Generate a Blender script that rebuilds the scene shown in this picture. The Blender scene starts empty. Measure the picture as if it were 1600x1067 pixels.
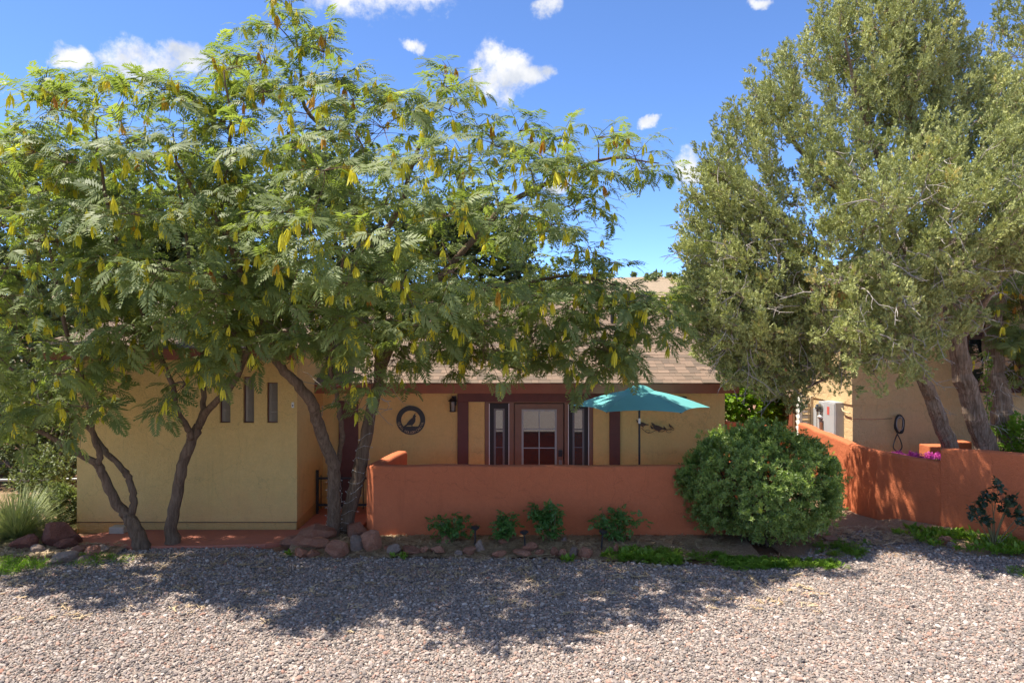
import bpy, math, random
import numpy as np
from mathutils import Vector, Matrix
from math import radians, sin, cos, pi, sqrt

# ------------------------------------------------------------------ camera, sky, sun, exposure
SC = bpy.context.scene
COL = SC.collection
CAMZ, F = 3.4, 1155.0                       # eye height; focal length in photo pixels (1600 wide)
cam_data = bpy.data.cameras.new("camera")
cam_data.sensor_width = 36.0
cam_data.lens = 36.0 * F / 1600.0
cam_data.clip_end = 3000
cam = bpy.data.objects.new("camera", cam_data)
COL.objects.link(cam)
cam.location = (0, 0, CAMZ)
cam.rotation_euler = (radians(90), 0, 0)
SC.camera = cam

SUN_DIR = Vector((-0.45, 0.0, 1.0)).normalized()      # towards the sun: high, left, a little behind the house
SUN_EL = math.asin(SUN_DIR.z)
SUN_AZ = math.atan2(SUN_DIR.x, SUN_DIR.y)               # from +Y, clockwise seen from above
sun_data = bpy.data.lights.new("sun", 'SUN')
sun_data.energy = 2.8
sun_data.angle = radians(0.53)
sun_data.color = (1.0, 0.93, 0.82)
sun = bpy.data.objects.new("sun", sun_data)
COL.objects.link(sun)
sun.location = (-20, 10, 40)
sun.rotation_euler = (-SUN_DIR).to_track_quat('-Z', 'Y').to_euler()

SC.view_settings.view_transform = 'Standard'
SC.view_settings.look = 'None'
SC.view_settings.exposure = 1.85
SC.view_settings.gamma = 1.0
SC.view_settings.use_curve_mapping = False
SC.cycles.max_bounces = 6
SC.cycles.diffuse_bounces = 4
SC.cycles.transmission_bounces = 6
SC.cycles.transparent_max_bounces = 8
SC.cycles.sample_clamp_indirect = 6.0
SC.cycles.use_denoising = True

world = bpy.data.worlds.new("World")
SC.world = world
world.use_nodes = True
WN, WL = world.node_tree.nodes, world.node_tree.links
WN.clear()


def wnode(t, **kw):
    n = WN.new(t)
    for k, v in kw.items():
        setattr(n, k, v)
    return n


def wset(sock, v):
    if isinstance(v, bpy.types.NodeSocket):
        WL.new(v, sock)
    else:
        sock.default_value = v


def wmath(op, a, b=0.0, c=0.0, clamp=False):
    n = wnode('ShaderNodeMath', operation=op, use_clamp=clamp)
    wset(n.inputs[0], a); wset(n.inputs[1], b); wset(n.inputs[2], c)
    return n.outputs[0]


def build_world():
    sky = wnode('ShaderNodeTexSky', sky_type='NISHITA', sun_disc=False)
    sky.sun_elevation = SUN_EL
    sky.sun_rotation = SUN_AZ
    sky.altitude = 1300
    sky.air_density = 0.55
    sky.dust_density = 0.2
    sky.ozone_density = 9.0
    bg = wnode('ShaderNodeBackground')
    WL.new(sky.outputs[0], bg.inputs[0])
    bg.inputs[1].default_value = 0.1
    tc = wnode('ShaderNodeTexCoord')
    d = tc.outputs['Generated']
    # fair-weather cumulus: (px, py, half width, half height) measured as view angles, the rest of the sky gets an added, denser field
    clouds = [(580, -12, 118, 46), (535, -8, 60, 32), (640, -6, 60, 30), (242, 90, 88, 34), (205, 97, 55, 24), (285, 88, 45, 28),
              (105, 94, 28, 15), (790, 112, 58, 44), (832, 112, 40, 22), (772, 96, 34, 26), (848, 15, 27, 19),
              (650, 76, 24, 9), (1078, 260, 25, 30), (1195, 2, 22, 9), (1015, 197, 18, 8), (880, 290, 30, 20)]
    dirs = []
    for px, py, a, b in clouds:
        dirs.append((Vector(((px - 800) / F, 1, (533 - py) / F)).normalized(), a / F, b / F))
    warp = wnode('ShaderNodeTexNoise')
    WL.new(d, warp.inputs['Vector'])
    warp.inputs['Scale'].default_value = 9; warp.inputs['Detail'].default_value = 6; warp.inputs['Roughness'].default_value = .6
    wv = wnode('ShaderNodeVectorMath', operation='MULTIPLY_ADD')
    WL.new(warp.outputs['Color'], wv.inputs[0]); wv.inputs[1].default_value = (.075,) * 3
    wsub = wnode('ShaderNodeVectorMath', operation='SUBTRACT')
    WL.new(d, wsub.inputs[0]); wsub.inputs[1].default_value = (.0375,) * 3
    WL.new(wsub.outputs[0], wv.inputs[2])
    dd = wv.outputs[0]
    best = None
    for c, a, b in dirs:
        e1 = Vector((c.y, -c.x, 0)).normalized(); e2 = e1.cross(c)
        u = wnode('ShaderNodeVectorMath', operation='DOT_PRODUCT'); WL.new(dd, u.inputs[0]); u.inputs[1].default_value = e1 / a
        v = wnode('ShaderNodeVectorMath', operation='DOT_PRODUCT'); WL.new(dd, v.inputs[0]); v.inputs[1].default_value = e2 / b
        w = wnode('ShaderNodeVectorMath', operation='DOT_PRODUCT'); WL.new(dd, w.inputs[0]); w.inputs[1].default_value = c
        v0 = wmath('SUBTRACT', v.outputs['Value'], e2.dot(c) / b)
        r2 = wmath('ADD', wmath('MULTIPLY', u.outputs['Value'], u.outputs['Value']), wmath('MULTIPLY', v0, v0))
        front = wmath('GREATER_THAN', w.outputs['Value'], 0.3)
        m = wmath('MULTIPLY', wmath('SUBTRACT', 1.0, r2), front)
        best = m if best is None else wmath('MAXIMUM', best, m)
    nz = wnode('ShaderNodeTexNoise')
    WL.new(d, nz.inputs['Vector'])
    nz.inputs['Scale'].default_value = 26; nz.inputs['Detail'].default_value = 10; nz.inputs['Roughness'].default_value = .66
    # added denser cloud field out of view, for whiter fill light in the shade
    fld = wnode('ShaderNodeTexNoise'); WL.new(d, fld.inputs['Vector'])
    fld.inputs['Scale'].default_value = 2.6; fld.inputs['Detail'].default_value = 3; fld.inputs['Roughness'].default_value = .5
    sep = wnode('ShaderNodeSeparateXYZ'); WL.new(d, sep.inputs[0])
    away = wnode('ShaderNodeVectorMath', operation='DOT_PRODUCT'); WL.new(d, away.inputs[0]); away.inputs[1].default_value = Vector((0, 1, .2)).normalized()
    m3 = wnode('ShaderNodeMapRange'); WL.new(away.outputs['Value'], m3.inputs[0])
    m3.inputs[1].default_value = .74; m3.inputs[2].default_value = .62; m3.inputs[3].default_value = -1.5; m3.inputs[4].default_value = 0.
    f1 = wmath('ADD', wmath('MULTIPLY', wmath('SUBTRACT', fld.outputs['Fac'], .50), 7.0), m3.outputs[0])
    best = wmath('MAXIMUM', wmath('MULTIPLY', best, 1.25), f1)
    dens = wmath('ADD', best, wmath('MULTIPLY', wmath('SUBTRACT', nz.outputs['Fac'], 0.53), 3.6))
    dens = wmath('ADD', dens, wmath('MULTIPLY', wmath('LESS_THAN', sep.outputs[2], .02), -9))
    mr = wnode('ShaderNodeMapRange', interpolation_type='SMOOTHSTEP')
    WL.new(dens, mr.inputs[0]); mr.inputs[1].default_value = -0.1; mr.inputs[2].default_value = 1.15
    bgc = wnode('ShaderNodeBackground')
    n2 = wnode('ShaderNodeTexNoise'); WL.new(d, n2.inputs['Vector'])
    n2.inputs['Scale'].default_value = 22; n2.inputs['Detail'].default_value = 5
    ramp = wnode('ShaderNodeMix', data_type='RGBA')
    m2 = wnode('ShaderNodeMapRange'); WL.new(n2.outputs['Fac'], m2.inputs[0]); m2.inputs[1].default_value = .36; m2.inputs[2].default_value = .58
    WL.new(m2.outputs[0], ramp.inputs[0])
    ramp.inputs[6].default_value = (.19, .205, .235, 1); ramp.inputs[7].default_value = (.30, .30, .302, 1)
    WL.new(ramp.outputs[2], bgc.inputs[0])
    bgc.inputs[1].default_value = 1.0
    mx = wnode('ShaderNodeMixShader')
    WL.new(mr.outputs[0], mx.inputs[0]); WL.new(bg.outputs[0], mx.inputs[1]); WL.new(bgc.outputs[0], mx.inputs[2])
    out = wnode('ShaderNodeOutputWorld')
    WL.new(mx.outputs[0], out.inputs[0])


build_world()

# ------------------------------------------------------------------ helpers


def at(px, py, Y):
    """A photo pixel at depth Y as a point of the place."""
    return Vector(((px - 800) / F * Y, Y, CAMZ - (py - 533) / F * Y))


def tag(o, label=None, cat=None, group=None, kind=None):
    if label: o["label"] = label
    if cat: o["category"] = cat
    if group: o["group"] = group
    if kind: o["kind"] = kind
    return o


def empty(name, loc, label=None, cat=None, group=None):
    o = bpy.data.objects.new(name, None)
    o.location = loc
    o.empty_display_size = .2
    COL.objects.link(o)
    return tag(o, label, cat, group)


def link(o, parent=None):
    COL.objects.link(o)
    if parent is not None:
        o.parent = parent
        # parents are Empties with a location only: keep world coordinates
        off = Vector(parent.location)
        p = parent.parent
        while p is not None:
            off = off + Vector(p.location); p = p.parent
        o.location = Vector(o.location) - off
    return o


def mesh_obj(name, verts, faces, mat, parent=None, smooth=False, loc=(0, 0, 0)):
    me = bpy.data.meshes.new(name)
    me.from_pydata([tuple(v) for v in verts], [], faces)
    if mat is not None: me.materials.append(mat)
    if smooth: me.polygons.foreach_set("use_smooth", [True] * len(me.polygons))
    me.update()
    o = bpy.data.objects.new(name, me)
    o.location = loc
    return link(o, parent)


class MB:
    def __init__(s):
        s.v = []; s.f = []

    def add(s, v, f):
        b = len(s.v); s.v += [tuple(p) for p in v]; s.f += [tuple(i + b for i in q) for q in f]
        return s

    def box(s, x0, x1, y0, y1, z0, z1):
        v = [(x0, y0, z0), (x1, y0, z0), (x1, y1, z0), (x0, y1, z0), (x0, y0, z1), (x1, y0, z1), (x1, y1, z1), (x0, y1, z1)]
        return s.add(v, [(0, 3, 2, 1), (4, 5, 6, 7), (0, 1, 5, 4), (1, 2, 6, 5), (2, 3, 7, 6), (3, 0, 4, 7)])

    def bbox(s, x0, x1, y0, y1, z0, z1, b=.01):
        """box with chamfered edges"""
        import bmesh
        bm = bmesh.new()
        bmesh.ops.create_cube(bm, size=1)
        for v in bm.verts:
            v.co = Vector((x0 + (v.co.x + .5) * (x1 - x0), y0 + (v.co.y + .5) * (y1 - y0), z0 + (v.co.z + .5) * (z1 - z0)))
        bmesh.ops.bevel(bm, geom=list(bm.edges), offset=b, segments=2, affect='EDGES', profile=.6)
        bm.verts.index_update()
        s.add([v.co for v in bm.verts], [[v.index for v in f.verts] for f in bm.faces])
        bm.free()
        return s

    def tube(s, pts, rad, n=8, cap=True, flute=0.):
        pts = [Vector(p) for p in pts]
        if not isinstance(rad, (list, tuple)): rad = [rad] * len(pts)
        ref = Vector((0, 0, 1))
        d0 = (pts[1] - pts[0]).normalized()
        if abs(d0.z) > .9: ref = Vector((1, 0, 0))
        u = d0.cross(ref).normalized()
        V = []
        for i, p in enumerate(pts):
            a = pts[max(i - 1, 0)]; b = pts[min(i + 1, len(pts) - 1)]
            d = (b - a)
            d = d.normalized() if d.length > 1e-9 else d0
            u = (u - d * u.dot(d))
            u = u.normalized() if u.length > 1e-6 else d.orthogonal().normalized()
            w = d.cross(u)
            for k in range(n):
                t = 2 * pi * k / n
                fl = 1 + flute * (.5 * sin(3 * t + i * .22) + .35 * sin(7 * t - i * .16) + .3 * sin(11 * t + i * .35)) if flute else 1
                V.append(p + (u * cos(t) + w * sin(t)) * (rad[i] * fl))
        Fc = []
        for i in range(len(pts) - 1):
            for k in range(n):
                k2 = (k + 1) % n
                Fc.append((i * n + k, i * n + k2, (i + 1) * n + k2, (i + 1) * n + k))
        if cap:
            Fc.append(tuple(range(n))[::-1]); Fc.append(tuple((len(pts) - 1) * n + k for k in range(n)))
        return s.add(V, Fc)

    def prism(s, poly, y0, y1, origin=(0, 0, 0)):
        """polygon in the XZ plane given thickness along Y"""
        n = len(poly); ox, oy, oz = origin
        v = [(ox + x, oy + y0, oz + z) for x, z in poly] + [(ox + x, oy + y1, oz + z) for x, z in poly]
        f = [tuple(range(n)), tuple(range(n, 2 * n))[::-1]] + [((i + 1) % n, i, n + i, n + (i + 1) % n) for i in range(n)]
        return s.add(v, f)

    def build(s, name, mat, parent=None, smooth=False):
        return mesh_obj(name, s.v, s.f, mat, parent, smooth)


def spline(pts, rad, sub=4):
    """Catmull-Rom through pts, radii interpolated"""
    P = [Vector(p) for p in pts]
    if len(P) < 3:
        out = [P[0].lerp(P[-1], i / sub) for i in range(sub + 1)]
        return out, [rad[0] + (rad[-1] - rad[0]) * i / sub for i in range(sub + 1)]
    Q = [P[0] * 2 - P[1]] + P + [P[-1] * 2 - P[-2]]
    out = []; rr = []
    for i in range(1, len(Q) - 2):
        for k in range(sub):
            t = k / sub
            a, b, c, d = Q[i - 1], Q[i], Q[i + 1], Q[i + 2]
            out.append(.5 * ((2 * b) + (c - a) * t + (2 * a - 5 * b + 4 * c - d) * t * t + (3 * b - a - 3 * c + d) * t ** 3))
            rr.append(rad[i - 1] + (rad[i] - rad[i - 1]) * t)
    out.append(P[-1]); rr.append(rad[-1])
    return out, rr


# ------------------------------------------------------------------ materials


def new_mat(name):
    m = bpy.data.materials.new(name)
    m.use_nodes = True
    nt = m.node_tree
    nt.nodes.clear()
    out = nt.nodes.new('ShaderNodeOutputMaterial')
    b = nt.nodes.new('ShaderNodeBsdfPrincipled')
    nt.links.new(b.outputs[0], out.inputs[0])
    return m, nt, b, out


def c4(c):
    return (c[0], c[1], c[2], 1)


def noise(nt, scale, detail=4, rough=.55, vec=None, dist=0):
    n = nt.nodes.new('ShaderNodeTexNoise')
    n.inputs['Scale'].default_value = scale; n.inputs['Detail'].default_value = detail
    n.inputs['Roughness'].default_value = rough; n.inputs['Distortion'].default_value = dist
    if vec is not None: nt.links.new(vec, n.inputs['Vector'])
    return n


def mixc(nt, fac, a, b, mode='MIX'):
    n = nt.nodes.new('ShaderNodeMix'); n.data_type = 'RGBA'; n.blend_type = mode
    for s, v in ((n.inputs[0], fac), (n.inputs[6], a), (n.inputs[7], b)):
        if isinstance(v, bpy.types.NodeSocket): nt.links.new(v, s)
        elif isinstance(v, (int, float)): s.default_value = v
        else: s.default_value = c4(v)
    return n.outputs[2]


def mrange(nt, v, a, b, c=0., d=1.):
    n = nt.nodes.new('ShaderNodeMapRange')
    nt.links.new(v, n.inputs[0])
    for i, x in enumerate((a, b, c, d)): n.inputs[i + 1].default_value = x
    return n.outputs[0]


def bump(nt, b, h, strength=.4, dist=.02):
    n = nt.nodes.new('ShaderNodeBump')
    n.inputs['Strength'].default_value = strength; n.inputs['Distance'].default_value = dist
    nt.links.new(h, n.inputs['Height'])
    nt.links.new(n.outputs[0], b.inputs['Normal'])


def objco(nt, which='Object'):
    return nt.nodes.new('ShaderNodeTexCoord').outputs[which]


def mat_plain(name, c1, c2=None, scale=6, rough=.7, bstr=0, bscale=60, metallic=0., spec=.5, stretch=None, rnd=0.):
    m, nt, b, out = new_mat(name)
    co = objco(nt)
    if stretch:
        mp = nt.nodes.new('ShaderNodeMapping'); mp.inputs['Scale'].default_value = stretch
        nt.links.new(co, mp.inputs[0]); co = mp.outputs[0]
    col = None
    if c2 is not None:
        n = noise(nt, scale, 6, .6, co)
        col = mixc(nt, mrange(nt, n.outputs['Fac'], .3, .7), c1, c2)
    if rnd:
        oi = nt.nodes.new('ShaderNodeObjectInfo')
        v = mrange(nt, oi.outputs['Random'], 0, 1, 1 - rnd, 1 + rnd)
        g = nt.nodes.new('ShaderNodeCombineColor')
        for i in range(3): nt.links.new(v, g.inputs[i])
        col = mixc(nt, 1.0, col if col is not None else c1, g.outputs[0], 'MULTIPLY')
    if col is not None: nt.links.new(col, b.inputs['Base Color'])
    else: b.inputs['Base Color'].default_value = c4(c1)
    b.inputs['Roughness'].default_value = rough
    b.inputs['Metallic'].default_value = metallic
    b.inputs['Specular IOR Level'].default_value = spec
    if bstr:
        n = noise(nt, bscale, 5, .6, co)
        bump(nt, b, n.outputs['Fac'], bstr, .02)
    return m


def mat_stucco(name, c, dirt, coarse=55, bstr=.7, stain=None):
    m, nt, b, out = new_mat(name)
    co = objco(nt)
    big = noise(nt, .9, 5, .6, co)
    fine = noise(nt, coarse * 1.6, 4, .65, co)
    blot = noise(nt, 4, 6, .6, co)
    col = mixc(nt, mrange(nt, big.outputs['Fac'], .35, .68, 0, .55), c, dirt)
    col = mixc(nt, mrange(nt, blot.outputs['Fac'], .5, .72, 0, .35), col, tuple(x * .78 for x in c))
    col = mixc(nt, mrange(nt, fine.outputs['Fac'], .35, .6, .35, 0), col, tuple(x * .62 for x in c))
    mp = nt.nodes.new('ShaderNodeMapping'); mp.inputs['Scale'].default_value = (5, 5, .45); nt.links.new(co, mp.inputs[0])
    run = noise(nt, 1.6, 6, .7, mp.outputs[0])          # old water runs
    col = mixc(nt, mrange(nt, run.outputs['Fac'], .56, .74, 0, .45), col, tuple(x * .6 for x in c))
    v2 = nt.nodes.new('ShaderNodeTexVoronoi'); v2.feature = 'DISTANCE_TO_EDGE'; v2.inputs['Scale'].default_value = .8
    wob = nt.nodes.new('ShaderNodeVectorMath'); wob.operation = 'MULTIPLY_ADD'; wn_ = noise(nt, 4, 4, .6, co)
    nt.links.new(wn_.outputs['Color'], wob.inputs[0]); wob.inputs[1].default_value = (.35, .35, .35); nt.links.new(co, wob.inputs[2])
    nt.links.new(wob.outputs[0], v2.inputs['Vector'])
    col = mixc(nt, mrange(nt, v2.outputs['Distance'], .0, .006, .45, 0), col, tuple(x * .45 for x in c))   # hairline cracks
    mid = noise(nt, 17, 5, .7, co)
    col = mixc(nt, mrange(nt, mid.outputs['Fac'], .38, .66, .28, 0), col, tuple(x * .72 for x in c))
    if stain is not None:                    # splash-up of red soil near the ground, with a ragged edge of its own
        sx = nt.nodes.new('ShaderNodeSeparateXYZ'); nt.links.new(co, sx.inputs[0])
        rag = noise(nt, 2.2, 6, .6, co)
        h = nt.nodes.new('ShaderNodeMath'); h.operation = 'ADD'
        nt.links.new(sx.outputs[2], h.inputs[0]); nt.links.new(mrange(nt, rag.outputs['Fac'], .3, .7, -.25, .25), h.inputs[1])
        col = mixc(nt, mrange(nt, h.outputs[0], .75, .05, 0, .42), col, stain)
    nt.links.new(col, b.inputs['Base Color'])
    b.inputs['Roughness'].default_value = .95
    b.inputs['Specular IOR Level'].default_value = .2
    v = nt.nodes.new('ShaderNodeTexVoronoi'); v.inputs['Scale'].default_value = coarse; nt.links.new(co, v.inputs['Vector'])
    h = nt.nodes.new('ShaderNodeMath'); h.operation = 'MULTIPLY_ADD'
    nt.links.new(v.outputs['Distance'], h.inputs[0]); h.inputs[1].default_value = .6
    h2 = nt.nodes.new('ShaderNodeMath'); h2.operation = 'MULTIPLY_ADD'
    trow = noise(nt, 7, 4, .55, co, .8)                  # trowel marks
    nt.links.new(trow.outputs['Fac'], h2.inputs[0]); h2.inputs[1].default_value = 2.2; nt.links.new(fine.outputs['Fac'], h2.inputs[2])
    nt.links.new(h2.outputs[0], h.inputs[2])
    bump(nt, b, h.outputs[0], bstr, .02)
    return m


def mat_leaf(name, ca, cb, cc=None, trans=.35, rough=.5, tcol=None, spec=.4):
    """leaf material; per-leaf tint comes from the instance attribute 'tint' (0..1)"""
    m, nt, b, out = new_mat(name)
    at_ = nt.nodes.new('ShaderNodeAttribute'); at_.attribute_type = 'GEOMETRY'; at_.attribute_name = 'tint'
    r = nt.nodes.new('ShaderNodeValToRGB')
    r.color_ramp.elements[0].color = c4(ca); r.color_ramp.elements[1].color = c4(cb)
    if cc is not None:
        e = r.color_ramp.elements.new(.9); e.color = c4(cb)
        r.color_ramp.elements[-1].color = c4(cc)
    nt.links.new(at_.outputs['Fac'], r.inputs[0])
    nt.links.new(r.outputs[0], b.inputs['Base Color'])
    b.inputs['Roughness'].default_value = rough
    b.inputs['Specular IOR Level'].default_value = spec
    t = nt.nodes.new('ShaderNodeBsdfTranslucent')
    tc = mixc(nt, 1.0, r.outputs[0], tcol or (1.5, 1.6, .7), 'MULTIPLY')
    nt.links.new(tc, t.inputs[0])
    mx = nt.nodes.new('ShaderNodeMixShader'); mx.inputs[0].default_value = trans
    nt.links.new(b.outputs[0], mx.inputs[1]); nt.links.new(t.outputs[0], mx.inputs[2])
    nt.links.new(mx.outputs[0], out.inputs[0])
    return m


def mat_bark(name, c1, c2, scale=9, stretch=(1, 1, .12), bstr=.9):
    m, nt, b, out = new_mat(name)
    co = objco(nt)
    mp = nt.nodes.new('ShaderNodeMapping'); mp.inputs['Scale'].default_value = stretch
    nt.links.new(co, mp.inputs[0])
    n = noise(nt, scale * 3, 6, .65, mp.outputs[0], .6)
    n2 = noise(nt, 3.5, 5, .6, co)
    col = mixc(nt, mrange(nt, n.outputs['Fac'], .35, .65), c1, c2)
    col = mixc(nt, mrange(nt, n2.outputs['Fac'], .45, .7, 0, .5), col, tuple(x * .55 for x in c1))
    nt.links.new(col, b.inputs['Base Color'])
    b.inputs['Roughness'].default_value = .95
    b.inputs['Specular IOR Level'].default_value = .15
    bump(nt, b, n.outputs['Fac'], bstr, .03)
    return m


def mat_rock(name, ca, cb, cc):
    m, nt, b, out = new_mat(name)
    co = objco(nt)
    oi = nt.nodes.new('ShaderNodeObjectInfo')
    off = nt.nodes.new('ShaderNodeVectorMath'); off.operation = 'ADD'
    nt.links.new(co, off.inputs[0])
    cx = nt.nodes.new('ShaderNodeCombineXYZ')
    sc = nt.nodes.new('ShaderNodeMath'); sc.operation = 'MULTIPLY'; sc.inputs[1].default_value = 50
    nt.links.new(oi.outputs['Random'], sc.inputs[0])
    for i in range(3): nt.links.new(sc.outputs[0], cx.inputs[i])
    nt.links.new(cx.outputs[0], off.inputs[1])
    n = noise(nt, 5, 8, .65, off.outputs[0], .4); f = noise(nt, 38, 6, .65, off.outputs[0])
    col = mixc(nt, mrange(nt, n.outputs['Fac'], .35, .66), ca, cb)
    col = mixc(nt, mrange(nt, f.outputs['Fac'], .52, .7, 0, .6), col, cc)
    v = mrange(nt, oi.outputs['Random'], 0, 1, .7, 1.25)
    g = nt.nodes.new('ShaderNodeCombineColor')
    for i in range(3): nt.links.new(v, g.inputs[i])
    col = mixc(nt, 1.0, col, g.outputs[0], 'MULTIPLY')
    nt.links.new(col, b.inputs['Base Color'])
    b.inputs['Roughness'].default_value = .9
    h = nt.nodes.new('ShaderNodeMath'); h.operation = 'ADD'
    nt.links.new(n.outputs['Fac'], h.inputs[0]); nt.links.new(f.outputs['Fac'], h.inputs[1])
    bump(nt, b, h.outputs[0], 1.0, .06)
    return m


def mat_pebble():
    m, nt, b, out = new_mat("pebble")
    a = nt.nodes.new('ShaderNodeAttribute'); a.attribute_type = 'INSTANCER'; a.attribute_name = 'tint'
    r = nt.nodes.new('ShaderNodeValToRGB')
    r.color_ramp.interpolation = 'LINEAR'
    stops = [(0, (0.090, 0.078, 0.068)), (.14, (0.201, 0.168, 0.147)), (.32, (0.228, 0.185, 0.160)), (.5, (0.297, 0.237, 0.199)), (.63, (0.360, 0.220, 0.157)),
             (.72, (0.329, 0.270, 0.228)), (.86, (0.413, 0.340, 0.285)), (.95, (0.562, 0.480, 0.418)), (1, (0.318, 0.140, 0.085))]
    r.color_ramp.elements[0].position = 0; r.color_ramp.elements[0].color = c4(stops[0][1])
    r.color_ramp.elements[1].position = 1; r.color_ramp.elements[1].color = c4(stops[-1][1])
    for p, c in stops[1:-1]:
        e = r.color_ramp.elements.new(p); e.color = c4(c)
    nt.links.new(a.outputs['Fac'], r.inputs[0])
    n = noise(nt, 60, 4, .6, objco(nt))
    col = mixc(nt, mrange(nt, n.outputs['Fac'], .4, .7, 0, .35), r.outputs[0], (.3, .27, .25))
    nt.links.new(col, b.inputs['Base Color'])
    b.inputs['Roughness'].default_value = .8
    b.inputs['Specular IOR Level'].default_value = .3
    return m


def mat_gravel_sheet():
    m, nt, b, out = new_mat("gravel_sheet")
    co = objco(nt)
    v = nt.nodes.new('ShaderNodeTexVoronoi'); v.inputs['Scale'].default_value = 28; nt.links.new(co, v.inputs['Vector'])
    r = nt.nodes.new('ShaderNodeValToRGB')
    r.color_ramp.elements[0].color = (.15, .12, .10, 1); r.color_ramp.elements[1].color = (.42, .36, .31, 1)
    e = r.color_ramp.elements.new(.45); e.color = (.29, .235, .20, 1)
    sx = nt.nodes.new('ShaderNodeSeparateColor'); nt.links.new(v.outputs['Color'], sx.inputs[0])
    nt.links.new(sx.outputs[0], r.inputs[0])
    n = noise(nt, .7, 5, .6, co)
    col = mixc(nt, mrange(nt, n.outputs['Fac'], .4, .7, 0, .3), r.outputs[0], (.26, .19, .15))
    nt.links.new(col, b.inputs['Base Color'])
    b.inputs['Roughness'].default_value = .95
    bump(nt, b, v.outputs['Distance'], .8, .02)
    return m


def mat_soil(name, c1, c2, c3):
    m, nt, b, out = new_mat(name)
    co = objco(nt)
    n = noise(nt, 1.3, 8, .65, co); f = noise(nt, 45, 6, .7, co)
    col = mixc(nt, mrange(nt, n.outputs['Fac'], .35, .65), c1, c2)
    col = mixc(nt, mrange(nt, f.outputs['Fac'], .48, .66, 0, .85), col, c3)
    nt.links.new(col, b.inputs['Base Color'])
    b.inputs['Roughness'].default_value = 1
    b.inputs['Specular IOR Level'].default_value = .1
    bump(nt, b, f.outputs['Fac'], 1, .03)
    return m


def mat_glass_dark(name, tint=(.02, .022, .025)):
    m, nt, b, out = new_mat(name)
    b.inputs['Base Color'].default_value = c4(tint)
    b.inputs['Roughness'].default_value = .03
    b.inputs['Specular IOR Level'].default_value = .9
    b.inputs['Coat Weight'].default_value = 1.0
    b.inputs['Coat IOR'].default_value = 1.85
    b.inputs['Coat Roughness'].default_value = .02
    return m


def mat_shingle():
    m, nt, b, out = new_mat("roof_shingle")
    oi = nt.nodes.new('ShaderNodeObjectInfo'); gi = nt.nodes.new('ShaderNodeNewGeometry')
    s = nt.nodes.new('ShaderNodeMath'); s.operation = 'ADD'
    nt.links.new(oi.outputs['Random'], s.inputs[0]); nt.links.new(gi.outputs['Random Per Island'], s.inputs[1])
    fr = nt.nodes.new('ShaderNodeMath'); fr.operation = 'FRACT'; nt.links.new(s.outputs[0], fr.inputs[0])
    r = nt.nodes.new('ShaderNodeValToRGB')
    r.color_ramp.elements[0].color = (.115, .088, .068, 1); r.color_ramp.elements[1].color = (.265, .185, .135, 1)
    e = r.color_ramp.elements.new(.3); e.color = (.175, .13, .095, 1)
    e = r.color_ramp.elements.new(.7); e.color = (.23, .16, .115, 1)
    nt.links.new(fr.outputs[0], r.inputs[0])
    n = noise(nt, 90, 4, .7, nt.nodes.new('ShaderNodeNewGeometry').outputs['Position'])
    col = mixc(nt, mrange(nt, n.outputs['Fac'], .4, .65, 0, .5), r.outputs[0], (.2, .15, .12))
    nt.links.new(col, b.inputs['Base Color'])
    b.inputs['Roughness'].default_value = .95
    b.inputs['Specular IOR Level'].default_value = .2
    bump(nt, b, n.outputs['Fac'], .5, .01)
    return m


YEL = (.83, .575, .225)
M = {}
M['stucco'] = mat_stucco("yellow_stucco", YEL, (.77, .51, .185), 55, .8, stain=(.74, .36, .15))
M['stucco_plain'] = mat_stucco("yellow_stucco_dry", (.82, .60, .32), (.78, .54, .27), 45, .9)
M['plinth'] = mat_stucco("plinth_stucco", (.72, .44, .165), (.62, .35, .13), 60, .6)
M['red'] = mat_stucco("red_stucco", (.65, .195, .086), (.58, .168, .07), 70, .65, stain=(.52, .145, .06))
M['brown'] = mat_plain("brown_paint", (.13, .042, .030), (.10, .033, .025), 8, .6, .3, 90)
M['fascia'] = mat_plain("fascia_paint", (.30, .088, .045), (.24, .07, .037), 5, .65, .25, 60)
M['frame'] = mat_plain("door_paint", (.21, .105, .058), (.18, .09, .05), 9, .5, .15, 60)
M['muntin'] = mat_plain("muntin", (.34, .36, .34), (.30, .32, .30), 20, .5)
M['strip'] = mat_plain("weather_strip", (.72, .70, .68), None, rough=.5)
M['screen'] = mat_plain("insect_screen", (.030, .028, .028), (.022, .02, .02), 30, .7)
M['glass'] = mat_glass_dark("door_glass")
M['glass_dim'] = mat_glass_dark("sidelight_glass", (.03, .04, .045))
M['black'] = mat_plain("black_metal", (.012, .012, .013), (.02, .019, .018), 30, .45, .2, 80)
M['darkiron'] = mat_plain("dark_iron", (.085, .05, .03), (.05, .03, .02), 20, .6, .3, 80)
M['steel'] = mat_plain("grey_steel", (.30, .30, .29), (.22, .21, .2), 10, .5, .2, 60, metallic=.3)
M['galv'] = mat_plain("meter_grey", (.46, .47, .47), (.40, .41, .41), 6, .5, .15, 30)
M['white'] = mat_plain("white_paint", (.80, .79, .75), (.70, .69, .66), 9, .6, .2, 50)
M['conduit'] = mat_plain("conduit_paint", (.62, .50, .32), (.55, .43, .26), 9, .6)
M['copper'] = mat_plain("copper", (.5, .25, .15), None, rough=.4, metallic=.5)
M['redtag'] = mat_plain("red_label", (.6, .1, .08), None, rough=.5)
M['pinkglow'] = mat_plain("frosted_lantern_glass", (.26, .22, .18), (.2, .17, .14), 12, .35)
M['teal'] = None
M['path'] = mat_plain("red_concrete", (.46, .16, .10), (.39, .135, .085), 2.5, .8, .4, 40)
M['stone_block'] = mat_plain("pale_block", (.5, .42, .34), (.42, .35, .28), 8, .9, .5, 30)
M['shingle'] = mat_shingle()
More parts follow.
